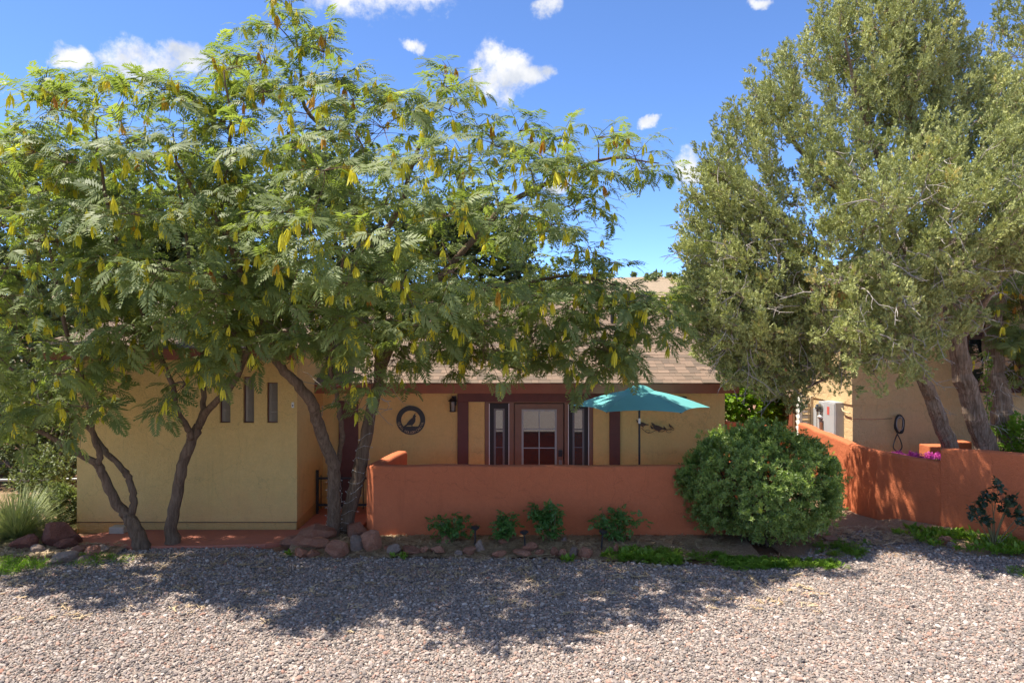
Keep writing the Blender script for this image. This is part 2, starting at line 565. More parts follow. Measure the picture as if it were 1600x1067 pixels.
M['wire'] = mat_plain("pale_wire", (.42, .42, .38), None, rough=.5)
M['bulb'] = mat_plain("clear_bulb", (.75, .75, .72), None, rough=.2)
M['hose'] = mat_plain("black_hose", (.018, .018, .02), None, rough=.4)
M['hosegrey'] = mat_plain("grey_cord", (.32, .33, .34), None, rough=.45)
M['bark'] = mat_bark("mimosa_bark", (.11, .072, .047), (.22, .155, .105))
M['jbark'] = mat_bark("juniper_bark", (.15, .10, .062), (.40, .30, .22), 14, (1, 1, .06), 1.0)
M['dead'] = mat_plain("dead_twig", (.40, .36, .32), (.28, .24, .21), 9, .9)
M['cane'] = mat_plain("cane", (.16, .12, .06), (.12, .14, .05), 9, .8)
M['rock'] = mat_rock("red_sandstone", (.37, .15, .085), (.46, .235, .15), (.20, .08, .05))
M['rockdark'] = mat_rock("dark_red_rock", (.19, .065, .042), (.27, .105, .07), (.10, .035, .025))
M['rockpale'] = mat_rock("pale_rock", (.36, .26, .20), (.28, .20, .16), (.42, .34, .28))
M['pebble'] = mat_pebble()
M['gravel'] = mat_gravel_sheet()
M['soil'] = mat_soil("red_soil", (.27, .15, .09), (.33, .20, .13), (.20, .11, .07))
M['mulch'] = mat_soil("mulch", (.28, .175, .105), (.37, .25, .16), (.55, .42, .28))
M['hill'] = mat_soil("hill_soil", (.27, .21, .145), (.34, .255, .18), (.20, .17, .10))
M['straw'] = mat_leaf("dry_litter", (.36, .26, .15), (.54, .41, .25), trans=.1, tcol=(1, 1, 1))

M['mleaf'] = mat_leaf("mimosa_leaf", (.105, .145, .050), (.235, .275, .108), (.38, .38, .09), trans=.42, rough=.5, tcol=(1.9, 2.0, .65), spec=.22)
M['pod'] = mat_leaf("seed_pod", (.50, .50, .04), (.76, .68, .06), (.46, .19, .04), trans=.35, rough=.5, tcol=(1.35, 1.3, .5))
M['jleaf'] = mat_leaf("juniper_scale", (.215, .245, .085), (.52, .535, .21), (.60, .50, .20), trans=.14, rough=.6, tcol=(1.3, 1.4, .7), spec=.3)
M['bleaf'] = mat_leaf("bush_leaf", (.145, .215, .055), (.33, .42, .115), (.42, .47, .09), trans=.28, rough=.35, tcol=(1.5, 1.7, .6), spec=.55)
M['rleaf'] = mat_leaf("rose_leaf", (.06, .15, .035), (.13, .25, .06), (.22, .30, .07), trans=.35, rough=.4, tcol=(1.6, 1.8, .6))
M['wleaf'] = mat_leaf("weed_leaf", (.13, .24, .03), (.25, .37, .05), (.38, .37, .08), trans=.4, rough=.5, tcol=(1.5, 1.7, .5))
M['dkleaf'] = mat_leaf("dark_shrub_leaf", (.025, .05, .028), (.05, .085, .05), (.08, .11, .06), trans=.15, rough=.3, tcol=(1.3, 1.5, .7))
M['brush'] = mat_leaf("brush_leaf", (.09, .125, .05), (.22, .25, .11), (.34, .33, .16), trans=.3, rough=.5)
M['blade'] = mat_leaf("grass_blade", (.24, .29, .10), (.46, .48, .22), (.58, .50, .24), trans=.25, rough=.45, tcol=(1.2, 1.3, .6))
M['flower'] = mat_leaf("pink_petal", (.50, .05, .30), (.72, .16, .50), trans=.35, rough=.5, tcol=(1.2, .9, 1.2))

# canopy cloth
m_, nt_, b_, o_ = new_mat("teal_canvas")
n_ = noise(nt_, 7, 5, .6, objco(nt_)); w_ = noise(nt_, 300, 2, .5, objco(nt_))
nt_.links.new(mixc(nt_, mrange(nt_, n_.outputs['Fac'], .3, .7), (.16, .52, .51), (.19, .57, .55)), b_.inputs['Base Color'])
b_.inputs['Roughness'].default_value = .75
t_ = nt_.nodes.new('ShaderNodeBsdfTranslucent'); t_.inputs[0].default_value = (.14, .50, .49, 1)
x_ = nt_.nodes.new('ShaderNodeMixShader'); x_.inputs[0].default_value = .3
nt_.links.new(b_.outputs[0], x_.inputs[1]); nt_.links.new(t_.outputs[0], x_.inputs[2]); nt_.links.new(x_.outputs[0], o_.inputs[0])
bump(nt_, b_, w_.outputs['Fac'], .2, .004)
M['teal'] = m_

# ribbed glass block
m_, nt_, b_, o_ = new_mat("ribbed_glass")
b_.inputs['Base Color'].default_value = (.22, .20, .165, 1); b_.inputs['Roughness'].default_value = .1
b_.inputs['Specular IOR Level'].default_value = .8
M['glassblock'] = m_

# ------------------------------------------------------------------ scattering (leaves, pebbles): one part, geometry-node instances
GN_CACHE = {}


def template_collection(key, objs):
    c = bpy.data.collections.new("templates_" + key)       # never linked to the scene
    for i, (v, f, mat) in enumerate(objs):
        me = bpy.data.meshes.new("%s_%02d" % (key, i))
        me.from_pydata([tuple(p) for p in v], [], f)
        me.materials.append(mat)
        me.update()
        c.objects.link(bpy.data.objects.new("%s_%02d" % (key, i), me))
    return c


def gn_group(key, coll):
    if key in GN_CACHE: return GN_CACHE[key]
    g = bpy.data.node_groups.new("scatter_" + key, 'GeometryNodeTree')
    g.interface.new_socket("Geometry", in_out='INPUT', socket_type='NodeSocketGeometry')
    g.interface.new_socket("Geometry", in_out='OUTPUT', socket_type='NodeSocketGeometry')
    N, L = g.nodes, g.links
    gi = N.new('NodeGroupInput'); go = N.new('NodeGroupOutput')
    ci = N.new('GeometryNodeCollectionInfo'); ci.inputs[0].default_value = coll
    ci.inputs[1].default_value = True; ci.inputs[2].default_value = True
    iop = N.new('GeometryNodeInstanceOnPoints')

    def attr(name, t):
        n = N.new('GeometryNodeInputNamedAttribute'); n.data_type = t; n.inputs[0].default_value = name
        return n.outputs[0]
    L.new(gi.outputs[0], iop.inputs['Points'])
    L.new(ci.outputs[0], iop.inputs['Instance'])
    iop.inputs['Pick Instance'].default_value = True
    L.new(attr('variant', 'INT'), iop.inputs['Instance Index'])
    e = N.new('FunctionNodeEulerToRotation'); L.new(attr('rot', 'FLOAT_VECTOR'), e.inputs[0])
    L.new(e.outputs[0], iop.inputs['Rotation'])
    L.new(attr('scl', 'FLOAT_VECTOR'), iop.inputs['Scale'])
    L.new(iop.outputs[0], go.inputs[0])
    GN_CACHE[key] = g
    return g


TEMPL = {}


def euler_mats(e):
    cx, sx, cy, sy, cz, sz = np.cos(e[:, 0]), np.sin(e[:, 0]), np.cos(e[:, 1]), np.sin(e[:, 1]), np.cos(e[:, 2]), np.sin(e[:, 2])
    R = np.empty((len(e), 3, 3))
    R[:, 0, 0] = cz * cy; R[:, 0, 1] = cz * sy * sx - sz * cx; R[:, 0, 2] = cz * sy * cx + sz * sx
    R[:, 1, 0] = sz * cy; R[:, 1, 1] = sz * sy * sx + cz * cx; R[:, 1, 2] = sz * sy * cx - cz * sx
    R[:, 2, 0] = -sy; R[:, 2, 1] = cy * sx; R[:, 2, 2] = cy * cx
    return R


TRIS = [0]


def realise(name, raw, pts, rot, scl, tint, parent, rng, kind):
    """copies of small leaf shapes written out as one real mesh, with the tint of each copy on its faces"""
    pts = np.asarray(pts, float).reshape(-1, 3); n = len(pts)
    rng = rng or np.random.RandomState(1)
    var = rng.randint(0, len(raw), n)
    R = euler_mats(np.asarray(rot, float)); s = np.asarray(scl, float)
    if s.ndim == 1: s = np.repeat(s[:, None], 3, 1)
    tint = np.asarray(tint, float)
    VV = []; LI = []; LS = []; TT = []; vo = 0; lo = 0
    for k, (v, f, mat) in enumerate(raw):
        ids = np.nonzero(var == k)[0]; m = len(ids)
        if not m: continue
        T = np.array([tuple(p) for p in v]); nv = len(T)
        W = np.einsum('nij,nvj->nvi', R[ids], T[None] * s[ids][:, None, :]) + pts[ids][:, None, :]
        VV.append(W.reshape(-1, 3))
        flat = np.array([i for q in f for i in q]); ln = np.array([len(q) for q in f])
        st = np.concatenate([[0], np.cumsum(ln)[:-1]])
        LI.append((flat[None] + (np.arange(m) * nv)[:, None] + vo).ravel())
        LS.append((st[None] + (np.arange(m) * len(flat))[:, None] + lo).ravel())
        TT.append(np.repeat(tint[ids], len(f)))
        vo += m * nv; lo += m * len(flat)
        TRIS[0] += m * int((ln - 2).sum())
    VV = np.concatenate(VV); LI = np.concatenate(LI); LS = np.concatenate(LS); TT = np.concatenate(TT)
    me = bpy.data.meshes.new(name)
    me.vertices.add(len(VV)); me.vertices.foreach_set("co", VV.astype(np.float32).ravel())
    me.loops.add(len(LI)); me.loops.foreach_set("vertex_index", LI.astype(np.int32))
    me.polygons.add(len(LS)); me.polygons.foreach_set("loop_start", LS.astype(np.int32))
    me.materials.append(raw[0][2])
    a = me.attributes.new("tint", 'FLOAT', 'FACE'); a.data.foreach_set("value", TT.astype(np.float32))
    me.update(calc_edges=True)
    o = bpy.data.objects.new(name, me)
    if kind: o["kind"] = kind
    return link(o, parent)


def scatter(name, key, pts, rot, scl, tint, parent=None, rng=None, kind="stuff"):
    coll, nvar, raw = TEMPL[key]
    if key != 'pebble':
        return realise(name, raw, pts, rot, scl, tint, parent, rng, kind)
    n = len(pts)
    me = bpy.data.meshes.new(name)
    pts = np.asarray(pts, dtype=np.float32).reshape(-1, 3)
    me.vertices.add(n)
    me.vertices.foreach_set("co", pts.ravel())
    rng = rng or np.random.RandomState(1)
    a = me.attributes.new("variant", 'INT', 'POINT'); a.data.foreach_set("value", rng.randint(0, nvar, n).astype(np.int32))
    a = me.attributes.new("rot", 'FLOAT_VECTOR', 'POINT'); a.data.foreach_set("vector", np.asarray(rot, dtype=np.float32).ravel())
    s = np.asarray(scl, dtype=np.float32)
    if s.ndim == 1: s = np.repeat(s[:, None], 3, 1)
    a = me.attributes.new("scl", 'FLOAT_VECTOR', 'POINT'); a.data.foreach_set("vector", s.ravel())
    a = me.attributes.new("tint", 'FLOAT', 'POINT'); a.data.foreach_set("value", np.asarray(tint, dtype=np.float32))
    me.update()
    o = bpy.data.objects.new(name, me)
    md = o.modifiers.new("scatter", 'NODES')
    md.node_group = gn_group(key, coll)
    if kind: o["kind"] = kind
    return link(o, parent)


def norm(a):
    return a / np.maximum(np.linalg.norm(a, axis=-1, keepdims=True), 1e-9)


def eul(xdir, up, roll=None):
    """Euler angles turning +X to xdir with +Z near up (arrays n x 3)"""
    x = norm(np.asarray(xdir, float)); up = np.broadcast_to(np.asarray(up, float), x.shape)
    y = np.cross(up, x); bad = np.linalg.norm(y, axis=1) < 1e-4
    y[bad] = np.cross(np.array([1., 0, 0]), x[bad]); y = norm(y)
    z = np.cross(x, y)
    if roll is not None:
        c, s = np.cos(roll)[:, None], np.sin(roll)[:, None]
        y, z = y * c + z * s, z * c - y * s
    e = np.empty_like(x)
    e[:, 1] = -np.arcsin(np.clip(x[:, 2], -1, 1))
    e[:, 0] = np.arctan2(y[:, 2], z[:, 2])
    e[:, 2] = np.arctan2(x[:, 1], x[:, 0])
    return e


# --- leaf templates (grow along +X, face +Z)


def t_mimosa(seed, L=.30, pairs=9):
    r = random.Random(seed); v = []; f = []

    def quad(a, b, c, d):
        k = len(v); v.extend([a, b, c, d]); f.append((k, k + 1, k + 2, k + 3))

    def rach(t):
        return Vector((L * t, 0, .05 * sin(t * 2.2) - .13 * t * t))
    a, b = rach(0), rach(1)
    w = Vector((0, .002, 0)); quad(a - w, rach(.6) - w, rach(.6) + w, a + w)
    for i in range(pairs):
        t = .16 + .84 * i / (pairs - 1)
        base = rach(t)
        pl = L * .43 * (sin(pi * (.22 + .70 * t)) ** .7) * r.uniform(.88, 1.1)
        for sd in (-1, 1):
            ang = radians(64 - 28 * t) + r.uniform(-.09, .09)
            d = Vector((cos(ang), sin(ang) * sd, -r.uniform(.15, .42)))
            sv = Vector((-sin(ang) * sd, cos(ang), 0)) * (L * .049)
            tip = base + d * pl; m1 = base + d * (pl * .45) + Vector((0, 0, .03 * pl))
            tilt = Vector((0, 0, -.006))
            quad(base, m1 - sv * sd + tilt, tip, m1 + sv * sd)
    return v, f


def t_pod(seed):
    """a bunch of flat pods hanging down (-Z)"""
    r = random.Random(seed); v = []; f = []
    for i in range(r.randint(6, 9)):
        a = r.uniform(0, 2 * pi); sp = r.uniform(.006, .034); L = r.uniform(.11, .18); w = r.uniform(.011, .016)
        top = Vector((cos(a) * sp * .4, sin(a) * sp * .4, -.03 - r.uniform(0, .03)))
        tw = r.uniform(0, pi); wd = Vector((cos(tw), sin(tw), 0))
        lean = Vector((cos(a) * sp, sin(a) * sp, 0))
        k0 = len(v)
        for j in range(4):
            t = j / 3
            ww = w * (sin(pi * min(1, t * .88 + .10)) ** .5) * (1 + .15 * (j % 2))
            c = top + Vector((0, 0, -L * t)) + lean * t + wd.cross(Vector((0, 0, 1))) * (.012 * sin(t * 3 + a))
            v.append(c - wd * ww); v.append(c + wd * ww)
        for j in range(3):
            f.append((k0 + 2 * j, k0 + 2 * j + 1, k0 + 2 * j + 3, k0 + 2 * j + 2))
        k = len(v)
        q = Vector((.0015, 0, 0)); v.extend([Vector((0, 0, 0)) - q, Vector((0, 0, 0)) + q, top + q, top - q]); f.append((k, k + 1, k + 2, k + 3))
    return v, f


def t_juniper(seed, n=17, L=.11):
    r = random.Random(seed); v = []; f = []
    for i in range(n):
        t = r.uniform(0.0, 1) ** .8
        az = r.uniform(0, 2 * pi); el = radians(r.uniform(22, 62)) * (1.15 - .75 * t)
        b = Vector((L * t, r.uniform(-.010, .010), r.uniform(-.010, .010)))
        d = Vector((cos(el), sin(el) * cos(az), sin(el) * sin(az)))
        ln = r.uniform(.05, .085) * (1.1 - .35 * t)
        s = d.cross(Vector((r.uniform(-1, 1), r.uniform(-1, 1), r.uniform(-1, 1)))).normalized() * r.uniform(.0075, .0115)
        k = len(v)
        v.extend([b - s + d * ln * .15, b + s + d * ln * .15, b + d * ln])
        f.append((k, k + 1, k + 2))
    return v, f


def leaf_shape(v, f, base, d, up, L, w, fold=.25):
    """a pointed leaf folded along its rib, appended to v, f"""
    d = d.normalized(); s = d.cross(up)
    s = s.normalized() if s.length > 1e-5 else d.orthogonal().normalized()
    n = s.cross(d)
    k = len(v)
    m = base + d * (L * .45) + n * (fold * w)
    v.extend([base, m - s * w, base + d * L - n * (.15 * L), m + s * w])
    f.extend([(k, k + 2, k + 1), (k, k + 3, k + 2)])


def t_rosette(seed, n=10, L=.055, w=.011):
    r = random.Random(seed); v = []; f = []
    for i in range(n):
        t = i / n
        az = i * 2.4 + r.uniform(-.3, .3); el = radians(10 + 70 * (1 - t) + r.uniform(-12, 12))
        d = Vector((cos(el) if False else sin(radians(90) - el) , sin(el) * cos(az), sin(el) * sin(az)))
        b = Vector((.045 * t, 0, 0))
        leaf_shape(v, f, b, d, Vector((1, 0, 0)) if abs(d.x) < .9 else Vector((0, 0, 1)), L * r.uniform(.75, 1.1), w * r.uniform(.8, 1.15))
    return v, f


def t_rose(seed, L=.10):
    r = random.Random(seed); v = []; f = []
    up = Vector((0, 0, 1))
    leaf_shape(v, f, Vector((L * .75, 0, -.01)), Vector((1, 0, -.35)), up, .048, .019)
    for t in (.35, .62):
        for s in (-1, 1):
            leaf_shape(v, f, Vector((L * t, 0, 0)), Vector((.55, s, -.25 + r.uniform(-.15, .15))), up, .042, .017)
    k = len(v); v.extend([Vector((0, -.0012, 0)), Vector((0, .0012, 0)), Vector((L * .8, .001, -.01)), Vector((L * .8, -.001, -.01))]); f.append((k, k + 1, k + 2, k + 3))
    return v, f


def t_broad(seed, n=7, L=.09, w=.028):
    r = random.Random(seed); v = []; f = []
    for i in range(n):
        az = r.uniform(0, 2 * pi); el = radians(r.uniform(15, 75))
        d = Vector((cos(el), sin(el) * cos(az), sin(el) * sin(az)))
        leaf_shape(v, f, Vector((r.uniform(0, .08), 0, 0)), d, Vector((r.uniform(-.3, .3), r.uniform(-.3, .3), 1)), L * r.uniform(.7, 1.15), w * r.uniform(.8, 1.2))
    return v, f


def t_weed(seed, n=9, L=.07, w=.016):
    """low weed: leaves spread from the foot, upwards +Z"""
    r = random.Random(seed); v = []; f = []
    for i in range(n):
        az = r.uniform(0, 2 * pi); el = radians(r.uniform(10, 75)); h = r.uniform(0, .05)
        d = Vector((cos(el) * cos(az), cos(el) * sin(az), sin(el)))
        leaf_shape(v, f, Vector((cos(az) * .012, sin(az) * .012, h)), d, Vector((0, 0, 1)), L * r.uniform(.6, 1.2), w * r.uniform(.7, 1.2))
    return v, f


def t_fern(seed, n=7, L=.13):
    """feathery weed: small pinnate leaves from the foot"""
    r = random.Random(seed); v = []; f = []
    for i in range(n):
        az = r.uniform(0, 2 * pi); el = radians(r.uniform(20, 80))
        d = Vector((cos(el) * cos(az), cos(el) * sin(az), sin(el)))
        for t in np.linspace(.3, 1, 6):
            b = d * (L * t) - Vector((0, 0, .05 * t * t * L / .13))
            s = d.cross(Vector((0, 0, 1))).normalized()
            for sd in (-1, 1):
                leaf_shape(v, f, b, s * sd + d * .5, Vector((0, 0, 1)), .028 * r.uniform(.8, 1.1), .007)
    return v, f


def t_blade(seed, L=.85):
    """long thin arching blade along +X"""
    r = random.Random(seed); v = []; f = []
    bend = r.uniform(.1, .5)
    n = 7
    for j in range(n):
        t = j / (n - 1); w = .0055 * (1 - t) ** .6 + .0004
        c = Vector((L * t * (1 - .12 * bend * t), 0, -bend * L * .5 * t * t))
        v.append(c + Vector((0, -w, 0))); v.append(c + Vector((0, w, 0)))
    for j in range(n - 1): f.append((2 * j, 2 * j + 2, 2 * j + 3, 2 * j + 1))
    return v, f


def t_pebble(seed):
    r = random.Random(seed)
    P = []
    ico = [(0, 0, 1)]
    for lat, n in ((.55, 5), (-.1, 6), (-.7, 4)):
        for k in range(n):
            a = 2 * pi * k / n + lat * 3 + r.uniform(-.3, .3); c = sqrt(1 - lat * lat)
            ico.append((cos(a) * c, sin(a) * c, lat))
    import bmesh
    bm = bmesh.new()
    sx, sy, sz = r.uniform(.8, 1.15), r.uniform(.65, .95), r.uniform(.42, .62)
    for p in ico:
        q = Vector(p) * r.uniform(.85, 1.12)
        bm.verts.new((q.x * sx, q.y * sy, q.z * sz))
    bmesh.ops.convex_hull(bm, input=list(bm.verts))
    bm.verts.index_update()
    used = sorted({v.index for fc in bm.faces for v in fc.verts}); mp = {i: k for k, i in enumerate(used)}
    bm.verts.ensure_lookup_table()
    v = [bm.verts[i].co.copy() * .5 for i in used]; f = [tuple(mp[x.index] for x in fc.verts) for fc in bm.faces]
    bm.free()
    return v, f


def t_litter(seed):
    r = random.Random(seed); v = []; f = []
    for i in range(7):
        a = r.uniform(0, 2 * pi); L = r.uniform(.015, .05); w = r.uniform(.003, .008)
        c = Vector((r.uniform(-.06, .06), r.uniform(-.06, .06), r.uniform(.002, .012)))
        d = Vector((cos(a), sin(a), r.uniform(-.1, .25))) * L; s = Vector((-sin(a), cos(a), r.uniform(-.3, .3))) * w
        k = len(v); v.extend([c - d - s, c + d - s, c + d + s, c - d + s]); f.append((k, k + 1, k + 2, k + 3))
    return v, f


def reg(key, items):
    TEMPL[key] = (template_collection(key, items) if key == 'pebble' else None, len(items), items)


reg('mleaf', [t_mimosa(i, .30 + .03 * (i % 3), 8 + i % 3) + (M['mleaf'],) for i in range(5)])
reg('pod', [t_pod(i + 9) + (M['pod'],) for i in range(6)])
reg('jleaf', [t_juniper(i) + (M['jleaf'],) for i in range(5)])
reg('bleaf', [t_rosette(i) + (M['bleaf'],) for i in range(4)])
reg('rleaf', [t_rose(i) + (M['rleaf'],) for i in range(3)])
reg('broad', [t_broad(i) + (M['brush'],) for i in range(4)])
reg('dkleaf', [t_broad(i + 5, 5, .10, .045) + (M['dkleaf'],) for i in range(3)])
reg('green', [t_broad(i + 8, 7, .08, .028) + (M['wleaf'],) for i in range(4)])
reg('weed', [t_weed(i) + (M['wleaf'],) for i in range(4)])
reg('fern', [t_fern(i) + (M['wleaf'],) for i in range(4)])
reg('blade', [t_blade(i) + (M['blade'],) for i in range(6)])
reg('turf', [t_weed(i + 20, 12, .05, .003) + (M['wleaf'],) for i in range(3)])
reg('pebble', [t_pebble(i) + (M['pebble'],) for i in range(10)])
reg('litter', [t_litter(i) + (M['straw'],) for i in range(5)])
reg('petal', [t_weed(i + 40, 14, .035, .012) + (M['flower'],) for i in range(3)])


def rand_dirs(rng, n, up=0.):
    d = rng.normal(size=(n, 3)); d = norm(d); d[:, 2] += up
    return norm(d)

#==SETTING==
# ------------------------------------------------------------------ ground, gravel, path, beds, hill


def sheet(name, poly, z, mat, kind='structure', parent=None):
    return tag(mesh_obj(name, [(x, y, z) for x, y in poly], [tuple(range(len(poly)))], mat, parent), kind=kind)


def build_ground():
    rng = np.random.RandomState(3)
    # one terrain sheet: flat about the houses, a bank behind the camera, hills far behind the houses
    xs = np.concatenate([np.linspace(-900, -60, 22), np.linspace(-54, 54, 40), np.linspace(60, 900, 22)])
    ys = np.concatenate([np.linspace(-500, -40, 12), np.linspace(-34, 46, 40), np.linspace(52, 260, 36), np.linspace(290, 1200, 14)])
    V = []; Fc = []

    def hz(x, y):
        h = 0.
        if y > 40:
            t = min(1, (y - 40) / 130.)
            h += (t * t * (3 - 2 * t)) * (11.5 + 4 * sin(x * .013 + 1.2) + 2.2 * sin(x * .045) + 1.2 * sin(y * .06 + x * .02))
        if y < -14:
            t = min(1, (-14 - y) / 25.)
            h += t * t * (3 - 2 * t) * (1.6 + .4 * sin(x * .2))
        return h - .03
    for y in ys:
        for x in xs: V.append((x, y, hz(x, y)))
    nx = len(xs)
    for j in range(len(ys) - 1):
        for i in range(nx - 1): Fc.append((j * nx + i, j * nx + i + 1, (j + 1) * nx + i + 1, (j + 1) * nx + i))
    g = mesh_obj("ground", V, Fc, M['soil'], None, True)
    tag(g, kind='structure')
    g.data.materials.append(M['hill'])
    for p in g.data.polygons:
        if p.center.y > 44: p.material_index = 1
    # gravel yard
    edge = [(-40, -12), (40, -12), (40, 11.0), (9.2, 11.3), (8.2, 11.75), (7.3, 12.3), (6.6, 13.3), (5.7, 13.0), (4.2, 11.2), (2.4, 11.25),
            (.6, 11.55), (-1.4, 11.6), (-3.4, 11.7), (-4.0, 12.1), (-5.2, 12.25), (-6.4, 12.05), (-7.2, 11.7), (-9.0, 11.2), (-13, 10.9), (-40, 10.9)]
    sheet("gravel_yard", edge, .0, M['gravel'])
    # loose stones over the part of the yard in view
    pts = []
    s = .0268
    P = np.array(edge)

    def inside(x, y):
        r = np.zeros(x.shape, bool); j = len(P) - 1
        for i in range(len(P)):
            xi, yi = P[i]; xj, yj = P[j]
            c = ((yi > y) != (yj > y)) & (x < (xj - xi) * (y - yi) / (yj - yi + 1e-12) + xi)
            r ^= c; j = i
        return r
    gy = np.arange(6.2, 13.4, s); gx = np.arange(-10.6, 10.6, s)
    X, Y = np.meshgrid(gx, gy)
    X = (X + rng.uniform(-.5, .5, X.shape) * s * 1.1).ravel(); Y = (Y + rng.uniform(-.5, .5, Y.shape) * s * 1.1).ravel()
    ragged = .05 * np.sin(X * 9) + .04 * np.sin(X * 23 + 1) + rng.normal(0, .05, X.shape)
    k = inside(X, Y + ragged) & (np.abs(X) < .74 * Y + .9)
    thin = np.sin(X * 1.1 + 2 * np.sin(Y * .7)) * np.sin(Y * 1.9 + 1.3 * np.sin(X * .8)) + .5 * np.sin(X * 3.7 + Y * 2.9) + rng.normal(0, .35, X.shape)
    k &= ~((thin > .8) & (rng.rand(len(X)) < .5))          # worn spots where the dirt shows
    X, Y = X[k], Y[k]
    n = len(X)
    size = np.clip(rng.lognormal(math.log(.029), .42, n), .012, .08)
    Z = size * .12 + rng.uniform(0, .006, n)
    rot = np.stack([rng.normal(0, .35, n), rng.normal(0, .35, n), rng.uniform(0, 6.28, n)], 1)
    o = scatter("gravel", 'pebble', np.stack([X, Y, Z], 1), rot, size, rng.uniform(0, 1, n), None, rng)
    tag(o, "loose pinkish grey gravel covering the drive", "gravel", kind="stuff")
    # red concrete path in front of the yellow block, running back to the entry
    m = MB()
    poly = [(-7.85, 12.28), (-7.2, 12.25), (-6.3, 12.1), (-5.0, 12.15), (-4.1, 12.25), (-3.55, 12.6), (-2.72, 12.9), (-2.72, 15.0), (-3.82, 15.0), (-3.82, 13.17), (-7.0, 13.17)]
    n = len(poly)
    m.add([(x, y, .05) for x, y in poly] + [(x, y, -.06) for x, y in poly],
          [tuple(range(n))] + [(i, n + i, n + (i + 1) % n, (i + 1) % n) for i in range(n)])
    p = tag(m.build("path", M['path']), kind='structure')
    # courtyard paving behind the red wall
    sheet("courtyard_floor", [(-2.3, 12.8), (3.6, 12.8), (4.2, 15.0), (-2.7, 15.0)], .045, M['path'])
    # planting bed along the red wall (a low mound of mulch)
    V = []; Fc = []
    xs = np.linspace(-3.6, 3.9, 60)
    for i, x in enumerate(xs):
        yf = 11.62 - .12 * (x > .5) * min(1, (x - .5)) + .06 * sin(x * 3.1) + .03 * sin(x * 9)
        yb = 12.72
        for j in range(7):
            t = j / 6
            V.append((x, yf + (yb - yf) * t, .004 + .09 * min(1, t * 2.5) + .012 * sin(x * 13 + j * 2) * (t > .1)))
    for i in range(len(xs) - 1):
        for j in range(6): Fc.append((i * 7 + j, (i + 1) * 7 + j, (i + 1) * 7 + j + 1, i * 7 + j + 1))
    tag(mesh_obj("planting_bed", V, Fc, M['mulch'], None, True), kind='structure')
    V = []; Fc = []
    xs = np.linspace(4.3, 11.2, 40)
    for i, x in enumerate(xs):
        yf = max(11.2, 11.35 + .5 * max(0, 8.2 - x) + .08 * sin(x * 4)) if x > 6.7 else 11.6 + .03 * sin(x * 7)
        yb = 16.5 if x < 7.2 else 14.2
        for j in range(7):
            t = j / 6
            V.append((x, yf + (yb - yf) * t, .004 + .12 * min(1, t * 2.0) * (1 if x > 7 else .12) + .01 * sin(x * 11 + j * 2) * (t > .1)))
    for i in range(len(xs) - 1):
        for j in range(6): Fc.append((i * 7 + j, (i + 1) * 7 + j, (i + 1) * 7 + j + 1, i * 7 + j + 1))
    tag(mesh_obj("side_bed", V, Fc, M['mulch'], None, True), kind='structure')
    V = []; Fc = []
    xs = np.linspace(-14.5, -6.3, 40)
    for i, x in enumerate(xs):
        yf = 11.45 + .06 * sin(x * 4) - .35 * min(1, max(0, (-7.3 - x)))
        yb = 12.3 if x > -7.9 else 16.5
        for j in range(7):
            t = j / 6
            V.append((x, yf + (yb - yf) * t, .004 + .035 * min(1, t * 2.0) + .01 * sin(x * 11 + j * 2) * (t > .1)))
    for i in range(len(xs) - 1):
        for j in range(6): Fc.append((i * 7 + j, (i + 1) * 7 + j, (i + 1) * 7 + j + 1, i * 7 + j + 1))
    tag(mesh_obj("rock_bed", V, Fc, M['mulch'], None, True), kind='structure')
    # dry litter on the beds
    n = 2600
    X = np.concatenate([rng.uniform(-3.5, 3.6, n), rng.uniform(-10, -6.4, 700), rng.uniform(5, 10, 500)])
    Y = np.concatenate([rng.uniform(11.65, 12.6, n), rng.uniform(11.5, 12.3, 700), rng.uniform(12.2, 13.4, 500)])
    Zt = np.where(np.arange(len(X)) < n, .088, np.where(np.arange(len(X)) < n + 700, .045, .06))
    tt = np.clip((Y - 11.6) / 1.1 * 2.5, 0, 1)
    Zt = np.where(np.arange(len(X)) < n, .004 + .09 * tt, Zt)
    rot = np.stack([rng.normal(0, .1, len(X)), rng.normal(0, .1, len(X)), rng.uniform(0, 6.28, len(X))], 1)
    ng = 620
    gx = rng.uniform(-8, 4.2, ng); gy = np.clip(rng.normal(11.0, .9, ng), 8.6, 11.7)
    X = np.concatenate([X, gx]); Y = np.concatenate([Y, gy]); Zt = np.concatenate([Zt, np.full(ng, .026)])
    rot = np.concatenate([rot, np.stack([rng.normal(0, .1, ng), rng.normal(0, .1, ng), rng.uniform(0, 6.28, ng)], 1)])
    o = scatter("leaf_litter", 'litter', np.stack([X, Y, Zt], 1), rot, rng.uniform(.7, 1.4, len(X)), rng.uniform(0, 1, len(X)), None, rng)
    tag(o, "dry straw coloured leaf litter lying on the beds and gravel", "litter", kind="stuff")
    # far scrub on the hill
    m = 420
    bx = rng.uniform(-40, 90, m); by = rng.uniform(52, 150, m); br = rng.uniform(.4, 1.0, m)
    X = np.repeat(bx, 9) + rng.normal(0, .45, m * 9) * np.repeat(br, 9); Y = np.repeat(by, 9) + rng.normal(0, .45, m * 9) * np.repeat(br, 9); n = len(X)
    Z = np.array([hz(a, b) for a, b in zip(X, Y)]) + np.abs(rng.normal(0, .35, n)) * np.repeat(br, 9)
    rot = np.stack([rng.uniform(0, 6.28, n), rng.uniform(-2.6, -.5, n), rng.uniform(0, 6.28, n)], 1)
    o = scatter("hill_scrub", 'broad', np.stack([X, Y, Z], 1), rot, rng.uniform(5, 9, n), rng.uniform(0, .7, n), None, rng)
    tag(o, "sparse olive scrub dotting the far tan hillside", "scrub", kind="stuff")


build_ground()

# ------------------------------------------------------------------ the yellow casita


